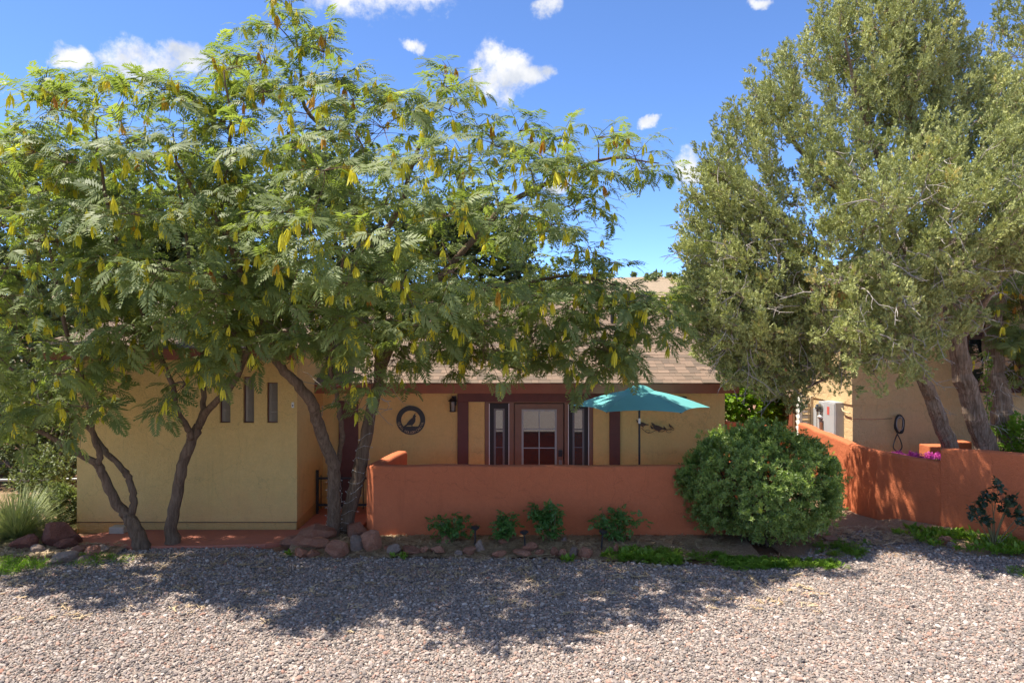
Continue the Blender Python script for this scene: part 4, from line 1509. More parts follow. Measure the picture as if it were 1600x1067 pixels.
def build_wall_birds():
    c = at(1028, 672, DY); y = DY - .03
    t = empty("wall_art", (c.x, DY, c.z), "dark metal wall art of quail perched on a scrolled branch", "wall art")
    m = MB()
    pts = []
    for px, py in ((1002, 668), (1008, 673), (1014, 676), (1020, 674), (1027, 671), (1034, 674), (1040, 671), (1046, 670), (1052, 668)):
        p = at(px, py, y); pts.append((p.x, y, p.z))
    q, r = spline(pts, [.005] * len(pts), 4); m.tube(q, r, 5)
    for px, py, rad in ((1045, 673, .05), (1012, 673, .045), (1051, 670, .03)):
        p = at(px, py, y)
        m.tube([(p.x + cos(a) * rad, y, p.z + sin(a) * rad * .6) for a in np.linspace(.5, 6.2, 18)], .0042, 5)
    m.build("branch", M['darkiron'], t)
    for px, py, s, fl, lean in ((1006, 667, .20, -1, .5), (1019, 670, .085, -1, .1), (1031, 674, .24, -1, .45), (1039, 671, .085, -1, .0), (1048, 668, .095, -1, .1)):
        p = at(px, py, y)
        poly = [(x * cos(lean * .6) - z * sin(lean * .6) * 0 + 0, z) for x, z in quail_poly(s, fl)]
        ca, sa = cos(lean), sin(lean)
        poly = [(x * ca - z * sa, x * sa + z * ca) for x, z in quail_poly(s, fl)]
        if fl < 0: poly = poly[::-1]
        MB().prism(poly, -.004, .002, (p.x, y, p.z)).build("quail", M['darkiron'], t)


def build_small_wall_things():
    p = at(458, 632, LY)
    t = empty("door_bell", (p.x, LY, p.z), "tiny pale sensor fixed near the corner of the yellow block", "sensor")
    MB().bbox(p.x - .025, p.x + .02, LY - .02, LY - .001, p.z - .05, p.z + .05, .006).build("housing", M['white'], t)
    MB().tube([(p.x, LY - .019, p.z - .008), (p.x, LY - .03, p.z - .008)], .012, 10).build("button", M['black'], t)
    p = at(1067, 624, DY)
    t = empty("wall_box", (p.x, DY, p.z), "small dark box on the yellow wall above the umbrella's slope", "box")
    MB().bbox(p.x - .06, p.x + .06, DY - .07, DY - .001, p.z - .05, p.z + .05, .008).build("housing", M['darkiron'], t)
    MB().bbox(p.x - .065, p.x + .065, DY - .08, DY - .001, p.z + .052, p.z + .066, .004).build("lid", M['darkiron'], t)


def build_umbrella():
    Y0 = 13.4; c = at(999, 635, Y0); R = 1.255; zr = c.z; za = at(0, 606, Y0).z
    t = empty("patio_umbrella", (c.x, Y0, .045), "teal patio umbrella standing open behind the red courtyard wall", "umbrella")
    th0 = radians(-6)
    cor = [Vector((c.x + R * cos(th0 + k * pi / 3), Y0 + R * sin(th0 + k * pi / 3), zr)) for k in range(6)]
    apex = Vector((c.x, Y0, za))
    V = []; Fc = []; n = 8
    for k in range(6):                      # six panels, each sagging a little between its ribs
        A, B = cor[k], cor[(k + 1) % 6]; idx = {}
        for i in range(n + 1):
            s = .10 + .90 * i / n
            for j in range(n + 1):
                u = j / n
                p = apex.lerp(A, s).lerp(apex.lerp(B, s), u)
                sag = 4 * u * (1 - u)
                p.z += .045 * sin(pi * s) - .05 * sag * s * (1 - s)
                cc = (Vector((c.x, Y0, p.z)) - p); p += cc * (.06 * sag * s ** 4)
                p.z += .03 * sag * s ** 6
                idx[i, j] = len(V); V.append(p)
        for i in range(n):
            for j in range(n): Fc.append((idx[i, j], idx[i + 1, j], idx[i + 1, j + 1], idx[i, j + 1]))
    cn = mesh_obj("canopy", V, Fc, M['teal'], t, True)
    V = []; Fc = []; rv = .27; n = 4
    for k in range(6):
        a0, a1 = th0 + k * pi / 3, th0 + (k + 1) * pi / 3
        A = Vector((c.x + rv * cos(a0), Y0 + rv * sin(a0), za - .055)); B = Vector((c.x + rv * cos(a1), Y0 + rv * sin(a1), za - .055)); top = Vector((c.x, Y0, za + .065))
        idx = {}
        for i in range(n + 1):
            for j in range(n + 1):
                p = top.lerp(A, i / n).lerp(top.lerp(B, i / n), j / n); p.z += .03 * sin(pi * i / n * .9)
                idx[i, j] = len(V); V.append(p)
        for i in range(n):
            for j in range(n): Fc.append((idx[i, j], idx[i + 1, j], idx[i + 1, j + 1], idx[i, j + 1]))
        k0 = len(V); V += [A, B, B - Vector((0, 0, .03)), A - Vector((0, 0, .03))]; Fc.append((k0, k0 + 1, k0 + 2, k0 + 3))
    mesh_obj("vent_cap", V, Fc, M['teal'], cn, True)
    for k in range(6):
        q = [apex.lerp(cor[k], s) + Vector((0, 0, .045 * sin(pi * s) - .02)) for s in (.03, .3, .6, .98)]
        MB().tube(q, .007, 5).build("rib", M['black'], t)
    MB().tube([(c.x, Y0, .10), (c.x, Y0, za + .02)], .019, 12).build("pole", M['black'], t)
    z1, z0 = at(0, 653, Y0).z, at(0, 661, Y0).z
    MB().tube([(c.x, Y0, z0), (c.x, Y0, z1)], .0215, 12).build("tilt_collar", M['strip'], t)
    MB().tube([(c.x, Y0, za + .06), (c.x, Y0, za + .085), (c.x, Y0, za + .10)], [.03, .03, .008], 10).build("finial", M['black'], t)
    MB().tube([(c.x, Y0, .046), (c.x, Y0, .09), (c.x, Y0, .11), (c.x, Y0, .3)], [.24, .22, .03, .028], 20).build("base", M['black'], t)


def build_path_lights():
    for i, (px, yt, yb, tilt, lab) in enumerate(((742, 824, 862, 0.02, "black stake path light beside the leftmost rose plant"),
                                                (821, 831, 872, -.06, "black stake path light between the second and third rose plants"),
                                                (938, 830, 878, .14, "tilted black stake path light below the fourth rose plant"))):
        Yb = 11.85 if i else 12.05
        b = at(px, yb, Yb); b.z = .03
        h = (yb - yt) / F * Yb - .0 + (at(px, yb, Yb).z - .03)
        t = empty("path_light", b, lab, "path light", "path lights in the bed")
        top = b + Vector((tilt * h, 0, h))
        MB().tube([b - Vector((0, 0, .05)), top], .013, 8).build("stake", M['black'], t)
        ax = (top - b).normalized()
        MB().tube([top - ax * .045, top - ax * .02, top - ax * .005], [.02, .045, .05], 16).build("lens", M['glass_dim'], t)
        MB().tube([top - ax * .004, top + ax * .012, top + ax * .03, top + ax * .034], [.068, .070, .045, .008], 18).build("cap", M['black'], t)


def build_hose():
    p = at(1402, 660, HY); y = HY - .08
    t = empty("garden_hose", (p.x, HY, p.z), "coiled black hose hanging on the tan wall behind the curved red wall", "hose")
    MB().bbox(p.x - .03, p.x + .03, HY - .1, HY - .001, p.z + .10, p.z + .16, .008).build("hook", M['steel'], t)
    rnd = random.Random(3)
    m = MB(); pts = []
    for k in range(110):
        a = k * .36; w = .095 + .012 * sin(k * .7); h = .19 + .015 * sin(k * .53)
        pts.append(Vector((p.x + cos(a) * w, y + .03 * sin(k * .21) - .012, p.z - .02 + sin(a) * h)))
    m.tube(pts, .0135, 6)
    m.build("coil", M['hose'], t)
    m = MB(); pts = [Vector((p.x - .01 + cos(a) * .075, y - .05, p.z + sin(a) * .15)) for a in np.linspace(0, 9, 40)]
    m.tube(pts, .008, 6); m.build("grey_cord", M['hosegrey'], t)
    m = MB()
    q = [at(1402, 677, y), at(1397, 690, y), at(1396, 699, y), at(1403, 705, y), at(1409, 699, y), at(1408, 690, y), at(1402, 677, y)]
    q = [Vector((v.x, y, v.z)) for v in q]; s, r = spline(q, [.012] * 7, 5); m.tube(s, r, 6); m.build("loop", M['hose'], t)
    m = MB()
    a, b = at(1332, 654, HY - .012), at(1394, 653, HY - .012)
    m.tube([a, a.lerp(b, .5) - Vector((0, 0, .015)), b], .007, 5); m.build("supply_cable", M['brown'], t)


def build_meters():
    def S(px, py, dx=0.):
        X = HX - dx; Y = X * F / (px - 800); return Vector((X, Y, CAMZ - (py - 533) / F * Y))
    a, b = S(1299, 625), S(1317, 625)
    t = empty("meter_cabinet", (HX, a.y, 1.2), "tall grey electric cabinet on the sunlit side wall", "cabinet")
    MB().bbox(HX - .17, HX + .024, b.y, a.y, 1.05, a.z, .01).build("cabinet", M['galv'], t)
    MB().bbox(HX - .185, HX - .171, b.y + .02, a.y - .02, 1.08, a.z - .03, .006).build("door", M['galv'], t)
    yy = b.y + (a.y - b.y) * .55
    MB().box(HX - .189, HX - .186, yy - .06, yy + .06, a.z - .30, a.z - .12).build("warning_label", M['redtag'], t)
    m = MB(); m.tube([(HX - .08, b.y + .1, 1.06), (HX - .08, b.y + .1, .0)], .03, 8); m.build("conduit", M['conduit'], t)
    c = S(1290, 640)
    t = empty("electric_meter", (HX, c.y, 1.4), "round glass electric meter between the cabinet and the white louvred screen", "meter")
    MB().bbox(HX - .10, HX + .024, c.y - .16, c.y + .16, 1.30, c.z + .20, .01).build("socket_box", M['galv'], t)
    MB().tube([(HX - .10, c.y, c.z + .05), (HX - .20, c.y, c.z + .05), (HX - .23, c.y, c.z + .05)], [.10, .095, .05], 16).build("meter_glass", M['glass_dim'], t)
    MB().tube([(HX - .10, c.y, c.z + .05), (HX - .13, c.y, c.z + .05)], .112, 16).build("ring", M['steel'], t)
    c = S(1296, 652)
    t = empty("gas_pipe", (HX, c.y, 1.2), "pale pipe elbow with a small copper valve beside the grey cabinet", "pipe")
    m = MB(); q, r = spline([(HX - .14, c.y + .25, .1), (HX - .14, c.y + .25, c.z - .15), (HX - .16, c.y + .2, c.z), (HX - .2, c.y - .05, c.z + .02)], [.03] * 4, 5)
    m.tube(q, r, 10); m.build("pipe", M['white'], t)
    m = MB(); m.tube([(HX - .15, c.y + .1, 1.0), (HX - .15, c.y + .1, c.z - .12)], .035, 8); m.build("valve", M['copper'], t)
    c = S(1277, 640)
    t = empty("cable_box", (HX, c.y, 1.3), "slim grey cable box and looped conduit left of the meter", "cable box")
    MB().bbox(HX - .08, HX + .024, c.y - .14, c.y + .14, 1.25, c.z + .05, .01).build("housing", M['galv'], t)
    m = MB(); q, r = spline([(HX - .03, c.y + .45, .3), (HX - .03, c.y + .45, c.z), (HX - .03, c.y + .36, c.z + .10), (HX - .03, c.y + .26, c.z), (HX - .03, c.y + .26, .3)], [.018] * 5, 5)
    m.tube(q, r, 7); m.build("conduit", M['conduit'], t)
    m = MB(); q, r = spline([(HX - .03, b.y - .02, a.z - .12), (HX - .03, HY + .35, a.z - .18), (HX - .03, HY + .05, a.z - .2)], [.014] * 3, 4)
    m.tube(q, r, 6); m.build("cable", M['conduit'], t)
    # louvred screen standing by the side door
    p = at(1250, 660, 17.9); q = at(1268, 660, 17.9)
    t = empty("louvred_screen", (p.x, 17.9, 0), "white louvred screen beside the electric boxes", "screen")
    y0 = 17.9; zt = at(0, 618, y0).z
    xa, xm, xb = at(1242, 0, y0).x, at(1250.5, 0, y0).x, at(1268, 0, y0).x
    for x in (xm, xb):
        MB().bbox(x - .035, x + .035, y0 - .04, y0 + .04, 0, zt, .006).build("post", M['white'] if x == xm else M['conduit'], t)
    for k in range(9):
        z = zt - .09 - k * .135
        m = MB()
        m.add([(xa - .01, y0 - .18, z - .05), (xm - .036, y0 - .05, z - .03), (xm - .036, y0 + .06, z + .05), (xa - .01, y0 - .07, z + .04)], [(0, 1, 2, 3)])
        m.add([(xa - .01, y0 - .18, z - .062), (xm - .036, y0 - .05, z - .042), (xm - .036, y0 + .06, z + .038), (xa - .01, y0 - .07, z + .028)], [(0, 3, 2, 1)])
        m.add([(xa - .01, y0 - .18, z - .05), (xm - .036, y0 - .05, z - .03), (xm - .036, y0 - .05, z - .042), (xa - .01, y0 - .18, z - .062)], [(0, 3, 2, 1)])
        m.build("slat", M['white'], t)
        if k % 1 == 0:
            MB().bbox(xm + .036, xb - .036, y0 - .02, y0 + .02, z - .055, z + .05, .004).build("board", M['conduit'], t)
            MB().bbox(xm + .04, xm + .16, y0 - .05, y0 - .021, z - .03, z + .005, .004).build("slat_end", M['white'], t)


def build_gate():
    t = empty("entry_gate", (-3.2, 14.4, 0), "dark metal gate in the gap between the tree trunk and the red wall", "gate")
    y = 14.4; x0, x1 = LX1 + .02, -2.25
    m = MB()
    for z in (.2, .72): m.bbox(x0 + .05, x1 - .05, y - .02, y + .02, z, z + .04, .004)
    m.build("rail", M['black'], t)
    for x in (x0 + .03, x1 - .03): MB().bbox(x - .025, x + .025, y - .025, y + .025, .05, .9, .005).build("post", M['black'], t)
    n = 11
    for k in range(n):
        x = x0 + .1 + (x1 - x0 - .2) * k / (n - 1)
        MB().tube([(x, y, .14), (x, y, .8)], .009, 6).build("bar", M['black'], t)


def build_fence():
    y = 15.5; zt = at(0, 749, y).z
    t = empty("pipe_fence", (-9.5, y, 0), "grey pipe rail fence running up to the yellow block's corner", "fence")
    x0, x1 = -16, LX0 - .02
    MB().tube([(x0, y, zt - .06), (x1, y, zt + .03)], .026, 10).build("top_rail", M['steel'], t)
    for px, r in ((40, .03),):
        x = at(px, 0, y).x
        MB().tube([(x, y, 0), (x, y, zt - .02)], r, 10).build("post", M['steel'], t)
    for x in (-15.2, -12.6):
        MB().tube([(x, y, 0), (x, y, zt - .02)], .03, 10).build("post", M['steel'], t)
    x = at(34, 0, y).x; a = at(37, 690, y)
    MB().tube([(x - .03, y - .06, 0), (a.x + .05, y - .06, a.z + .2)], .016, 8).build("tall_stake", M['steel'], t)


# ------------------------------------------------------------------ rocks


def rock_mesh(seed, sx, sy, sz, cuts=15, sub=3):
    import bmesh
    from mathutils import noise as NZ
    rnd = random.Random(seed)
    bm = bmesh.new()
    bmesh.ops.create_icosphere(bm, subdivisions=sub, radius=1.0)
    planes = []
    for k in range(cuts):
        d = Vector((rnd.gauss(0, 1), rnd.gauss(0, 1), rnd.gauss(0, 1))).normalized()
        planes.append((d, rnd.uniform(.5, .8)))
    off = Vector((seed * 3.7, seed * 1.3, 0))
    for v in bm.verts:
        p = v.co.copy()
        for d, h in planes:
            e = p.dot(d) - h
            if e > 0: p -= d * e * .985
        p += p.normalized() * (.05 * NZ.noise(p * 1.8 + off) + .035 * NZ.noise(p * 4.5 + off) + .03 * NZ.noise(p * 10 + off))
        v.co = Vector((p.x * sx, p.y * sy, p.z * sz))
    V = [v.co.copy() for v in bm.verts]; bm.verts.index_update(); Fc = [tuple(v.index for v in f.verts) for f in bm.faces]
    bm.free()
    return V, Fc


def rock(px, py, wpx, hpx, mat, label, seed, Y=None, rot=0., tiltx=0., z0=None, group="border rocks", name="rock"):
    """rock whose outline spans wpx x hpx in the photo, foot at (px, py)"""
    if Y is None: Y = CAMZ * F / (py - 533)
    w = wpx / F * Y / 2; h = hpx / F * Y / 2
    V, Fc = rock_mesh(seed, w * 1.3, w * 1.1, h * 1.5)
    Rm = Matrix.Rotation(rot, 3, 'Y') @ Matrix.Rotation(tiltx, 3, 'X')
    V = [Rm @ v for v in V]
    zmin = min(v.z for v in V)
    base = at(px, py, Y).z if z0 is None else z0
    me = mesh_obj(name, V, Fc, mat, None, False, (at(px, py, Y).x, Y + w * .5, base - zmin - .3 * h))
    return tag(me, label, "rock", group)


def build_rocks():
    R, D, P = M['rock'], M['rockdark'], M['rockpale']
    row = [
        # (px foot, py foot, w, h, mat, label, Y, z0)
        (88, 858, 46, 52, D, "big dark red boulder tilted upright before the grassy clump", 12.15, .03),
        (32, 866, 36, 20, D, "dark red rock lying at the foot of the grassy clump", 12.0, .03),
        (57, 866, 18, 16, P, "small pale rock leaning on the big dark boulder", 11.75, .03),
        (97, 858, 34, 14, D, "flat dark rock just behind the small pale one", 11.95, .03),
        (92, 884, 44, 12, P, "flat pale stone at the gravel edge below the dark boulder", 11.3, .0),
        (125, 880, 34, 10, P, "long flat pale stone next along the gravel edge", 11.4, .0),
        (122, 870, 30, 16, R, "brownish rock at the low end of the red path", 11.75, .02),
        (140, 874, 22, 15, R, "squarish brown rock second from the forked tree trunk", 11.62, .02),
        (156, 868, 22, 10, P, "small flat tan stone nearest the forked tree trunk", 11.75, .02),
        (452, 866, 34, 16, R, "rough red rock at the path end of the border", 12.15, .02),
        (490, 852, 50, 26, R, "large slabby red rock under the light-wrapped trunk", 12.25, .03),
        (482, 866, 54, 24, R, "long sloping red rock in front of the light-wrapped trunk", 11.95, .02),
        (524, 876, 46, 20, R, "broad low red rock at the gravel edge by the trunk", 11.62, .0),
        (470, 877, 22, 15, R, "small rounded red rock at the border's path end, gravel side", 11.6, .0),
        (487, 876, 20, 12, R, "small flat red rock beside the rounded one by the gravel", 11.58, .0),
        (553, 848, 34, 24, R, "dark reddish rock between the twin trunk and the wall corner", 12.55, .06),
        (556, 868, 20, 24, P, "narrow upright tan rock in the border gap", 11.8, .02),
        (578, 871, 34, 30, R, "rounded orange-red boulder below the wall's corner", 11.78, .02),
        (606, 868, 18, 10, R, "small flat red rock just past the rounded boulder", 11.85, .02),
        (616, 871, 22, 14, P, "pale grey-pink stone in the border near the wall corner", 11.68, .02),
        (639, 871, 28, 13, R, "flat red stone second past the pale grey-pink one", 11.68, .02),
        (661, 869, 14, 9, R, "little red chip of stone before the first rose plant", 11.75, .03),
        (684, 869, 24, 11, R, "thin red flagstone lying under the first rose plant", 11.74, .03),
        (695, 858, 17, 15, R, "pointed red rock at the foot of the first rose plant", 12.1, .06),
        (716, 871, 13, 8, P, "tiny pale stone among the border rocks before the first path light", 11.66, .02),
        (733, 872, 21, 14, R, "orange-red rock below the first path light", 11.66, .02),
        (749, 868, 17, 19, P, "upright mauve-grey rock at the first path light", 11.82, .04),
        (786, 858, 18, 14, R, "squared orange rock at the foot of the second rose plant", 12.1, .06),
        (780, 874, 24, 9, R, "low red stone at the gravel edge under the second rose plant", 11.6, .01),
        (814, 873, 30, 8, R, "thin flat red stone under the second path light", 11.64, .02),
        (829, 868, 24, 12, R, "tilted red flagstone behind the thin flat one", 11.82, .04),
        (844, 871, 14, 9, R, "small red chunk beside the tilted flagstone", 11.7, .02),
        (866, 872, 16, 11, R, "rounded brown rock under the third rose plant", 11.66, .02),
        (880, 873, 17, 13, R, "angular dark red rock second under the third rose plant", 11.64, .02),
        (896, 875, 13, 14, P, "slanted pale slab leaning right in the border", 11.62, .02),
        (881, 853, 8, 10, P, "little grey stone standing among the third rose plant's stems", 12.2, .07),
        (914, 878, 25, 19, R, "big rounded orange rock at the end of the border row", 11.58, .01),
        (963, 876, 9, 14, R, "small upright orange stone in the weeds", 11.7, .03),
        (1034, 868, 10, 6, R, "tiny orange stone in the green ground cover near the bush", 11.85, .02),
    ]
    for i, (px, py, w, h, mat, lab, Y, z0) in enumerate(row):
        rock(px, py, w, h, mat, lab, 20 + i, Y, rot=(-.5 if i == 0 else random.Random(i).uniform(-.2, .2)), z0=z0)
    for i, (px, py, w, h, mat, lab, Y, z0) in enumerate((
            (1480, 858, 17, 10, R, "rusty brown rock in the weeds below the curved wall", 12.2, .07),
            (1486, 866, 13, 7, P, "small tan stone in front of the rusty rock in the weeds", 12.0, .06),
            (1585, 873, 16, 11, R, "tan-red rock in the weeds below the potted-looking shrub", 11.9, .05),
            (1568, 880, 10, 9, R, "little rusty stone beside the tan-red rock", 11.75, .04),
            (1300, 858, 20, 8, R, "flat reddish rock between the round bush and the gravel", 12.5, .01))):
        rock(px, py, w, h, mat, lab, 80 + i, Y, z0=z0)
    p = at(187, 833, 13.0)
    b = MB().bbox(p.x - .14, p.x + .12, 12.9, 13.12, .02, .16, .02).build("edging_block", M['stone_block'])
    tag(b, "pale concrete block at the low left edge of the red path", "block")


build_lantern(); build_sign(); build_wall_birds(); build_small_wall_things(); build_umbrella(); build_path_lights()
build_hose(); build_meters(); build_gate(); build_fence(); build_rocks()

#==PLANTS==
# ------------------------------------------------------------------ trees


def poly_inside(poly, x, y):
    r = False; j = len(poly) - 1
    for i in range(len(poly)):
        xi, yi = poly[i]; xj, yj = poly[j]
        if (yi > y) != (yj > y) and x < (xj - xi) * (y - yi) / (yj - yi + 1e-12) + xi: r = not r
        j = i
    return r


def poly_edge(poly, x, y):
    best = 1e9
    for i in range(len(poly)):
        ax, ay = poly[i - 1]; bx, by = poly[i]
        t = max(0, min(1, ((x - ax) * (bx - ax) + (y - ay) * (by - ay)) / ((bx - ax) ** 2 + (by - ay) ** 2 + 1e-9)))
        best = min(best, sqrt((ax + (bx - ax) * t - x) ** 2 + (ay + (by - ay) * t - y) ** 2))
    return best


def crown_centres(poly, rng, n, ymid, depth, margin, mind, ok=None, slope=1.2, base=.4, shell=0.):
    """clump centres filling a crown volume: outline as seen, depth growing from the rim inwards"""
    xs = [p[0] for p in poly]; ys = [p[1] for p in poly]
    out = []
    tries = 0
    while len(out) < n and tries < n * 80:
        tries += 1
        x, y = rng.uniform(min(xs), max(xs)), rng.uniform(min(ys), max(ys))
        if not poly_inside(poly, x, y): continue
        e = poly_edge(poly, x, y)
        if e < margin: continue
        D = min(depth, base + (e - margin) / 100. * slope)
        Y = (ymid(x, y) if callable(ymid) else ymid) + D * rng.choice([-1, 1], p=[.62, .38]) * rng.uniform(shell, 1)
        p = at(x, y, Y)
        if ok and not ok(p): continue
        if any((p - q).length < mind for q in out): continue
        out.append(p)
    return out


class Wood:
    """limbs and branches of one tree; nodes remember radius so that later branches can spring from them"""

    def __init__(s):
        s.limb = []; s.nodes = []; s.rad = []

    def add_limb(s, pts, rads, mb, sides=9, sub=4, rough=.0, seed=1, flute=0.):
        q, r = spline(pts, rads, sub)
        if rough:
            rnd = random.Random(seed)
            q = [p + Vector((rnd.gauss(0, rough), rnd.gauss(0, rough), 0)) if 0 < i < len(q) - 1 else p for i, p in enumerate(q)]
            r = [x * rnd.uniform(.93, 1.08) for x in r]
        mb.tube(q, r, sides, True, flute)
        s.nodes += q; s.rad += r
        return q

    def reach(s, target, mb, rng, rmax=.035, droop=.0, min_r=.006, sides=5):
        N = np.array(s.nodes); t = np.array(target)
        d = np.linalg.norm(N - t, axis=1)
        cost = d + .9 * np.maximum(0, N[:, 2] - t[2]) + .15 * np.maximum(0, .3 - (t[2] - N[:, 2]))
        k = int(np.argmin(cost)); a = s.nodes[k]; L = (target - a).length
        if L < .05: return
        r0 = min(s.rad[k] * .75, rmax, .010 + .011 * L)
        mid = a.lerp(target, .5) + Vector(rng.normal(0, .07 * L, 3)) + Vector((0, 0, .10 * L - droop * L))
        q, r = spline([a, mid, target], [r0, r0 * .75, min_r], 4)
        mb.tube(q, r, sides, cap=False)
        s.nodes += q[1:]; s.rad += r[1:]


def order_by_wood(w, cs):
    N = np.array(w.nodes)
    return sorted(cs, key=lambda p: float(np.min(np.linalg.norm(N - np.array(p), axis=1))))


def mimosa(name, base, label, limbs, centres, seed, r_clump=.5, twigs=8, pods=.30, brown_top=5.2, group="feathery mimosa trees", lsize=.86, leafmul=.68):
    rng = np.random.RandomState(seed)
    t = empty(name, base, label, "tree", group)
    w = Wood(); mb = MB()
    for i, (pts, rads, sides) in enumerate(limbs):
        w.add_limb(pts, rads, mb, sides, 4, rough=.008, seed=seed + i)
    mb.build("trunk", M['bark'], t, True)
    tw = MB()
    L_p = []; L_d = []; P_p = []
    cmean = np.mean([list(c) for c in centres], axis=0)
    for c in order_by_wood(w, centres):
        w.reach(c, tw, rng)
        out = np.array(c) - cmean; out = out / (np.linalg.norm(out) + .6)
        rc = r_clump * rng.uniform(.75, 1.2); pod_here = pods * rng.choice([.4, 1.0, 1.6, 2.4])
        for k in range(twigs):
            d = rng.normal(size=3); d[2] *= .5; d = d / np.linalg.norm(d) + out * .45 + np.array([0, 0, .18]); d /= np.linalg.norm(d)
            L = rc * rng.uniform(.7, 1.15)
            a = np.array(c); pts = []
            for j in range(4):
                s = j / 3
                pts.append(Vector(a + d * L * s + np.array([0, 0, -.22 * L * s * s])))
            tw.tube(pts, [.0065, .005, .004, .003], 3, cap=False)
            td = np.array(pts[3] - pts[2]); td /= np.linalg.norm(td)
            side = np.cross(td, [0, 0, 1]); side /= np.linalg.norm(side) + 1e-6
            for j, s in enumerate((.35, .55, .72, .86)):
                if rng.rand() > leafmul: continue
                p = a + d * L * s + np.array([0, 0, -.22 * L * s * s])
                L_p.append(p); L_d.append(td * .45 + side * (1 if j % 2 else -1) * .9 + rng.normal(0, .25, 3))
            for j in range(2 + (rng.rand() < .4)):
                an = rng.uniform(0, 6.28)
                L_p.append(np.array(pts[3])); L_d.append(td * .7 + side * cos(an) * .9 + np.array([0, 0, sin(an) * .45]) + rng.normal(0, .12, 3))
            if rng.rand() < .8 * pod_here * (1.25 if d[1] < 0.2 else .6):
                P_p.append(np.array(pts[2 if rng.rand() < .5 else 3]) + rng.normal(0, .03, 3))
    tw.build("branches", M['bark'], t)
    L_p = np.array(L_p); L_d = norm(np.array(L_d)); L_d[:, 2] = np.clip(L_d[:, 2], -.55, .45)
    n = len(L_p)
    # leaves lie open to the light: their faces lean outwards a little
    ow = L_p - cmean; ow = ow / (np.linalg.norm(ow, axis=1, keepdims=True) + .8)
    up = norm(np.stack([rng.normal(0, .25, n) + ow[:, 0] * .5 - .2, rng.normal(0, .25, n) + ow[:, 1] * .9 - .35, np.ones(n)], 1))
    tint = np.clip(rng.beta(2.2, 2.4, n) * .93 + (rng.rand(n) < .03) * .3, 0, 1)
    o = scatter("crown", 'mleaf', L_p, eul(L_d, up), rng.uniform(.75, 1.2, n) * lsize, tint, t, rng, kind=None)
    P_p = np.array(P_p); m = len(P_p)
    if m:
        br = np.clip((P_p[:, 2] - brown_top) * .1, 0.03, .25)
        tint = np.where(rng.rand(m) < br, rng.uniform(.93, 1, m), rng.uniform(0, .88, m))
        rot = np.stack([rng.normal(0, .12, m), rng.normal(0, .12, m), rng.uniform(0, 6.28, m)], 1)
        o = scatter("seed_pods", 'pod', P_p, rot, rng.uniform(.75, 1.3, m), tint, t, rng, kind="stuff")
    return t


def A(seq, Y0, Y1):
    n = len(seq) - 1
    return [at(x, y, Y0 + (Y1 - Y0) * (i / n)) for i, (x, y) in enumerate(seq)]


def lin(a, b, n):
    return [a + (b - a) * i / (n - 1) for i in range(n)]


def clear_of_houses(p):
    if p.y > 12.3 and p.x < LX1 + .5 and p.z < 3.85 + max(0, p.y - 12.8) * .22: return p.y < 12.55
    if p.y > 13.9 and p.x < 5 and p.z < 3.1 + (p.y - 14.4) * .43: return False
    return True


polyA = [(-150, 250), (-60, 190), (0, 195), (40, 175), (90, 230), (140, 300), (200, 380), (230, 450), (235, 540), (195, 550), (160, 590), (150, 660), (100, 675), (30, 660), (-60, 660), (-150, 600)]
polyB = [(30, 100), (80, 125), (140, 92), (200, 112), (255, 118), (312, 105), (338, 170), (350, 240), (430, 300), (455, 380), (450, 470), (430, 528), (380, 572), (345, 565), (310, 615), (285, 648),
         (262, 615), (250, 550), (170, 552), (120, 520), (90, 420), (70, 320), (25, 230)]
polyC = [(343, 75), (400, 45), (425, 0), (455, -45), (498, 0), (532, 60), (528, 125), (580, 128), (622, 105), (690, 73), (742, 82), (752, 128), (738, 152), (782, 182), (872, 172), (950, 188), (1003, 203),
         (1066, 236), (1066, 296), (1008, 290), (930, 296), (962, 345), (950, 392), (1000, 412), (1056, 450), (1068, 505), (1035, 548), (985, 555), (968, 605), (905, 585), (858, 562), (770, 582), (700, 562),
         (640, 568), (615, 615), (585, 650), (545, 575), (470, 560), (430, 538), (395, 528), (350, 495), (335, 440), (330, 350), (318, 240), (330, 140)]


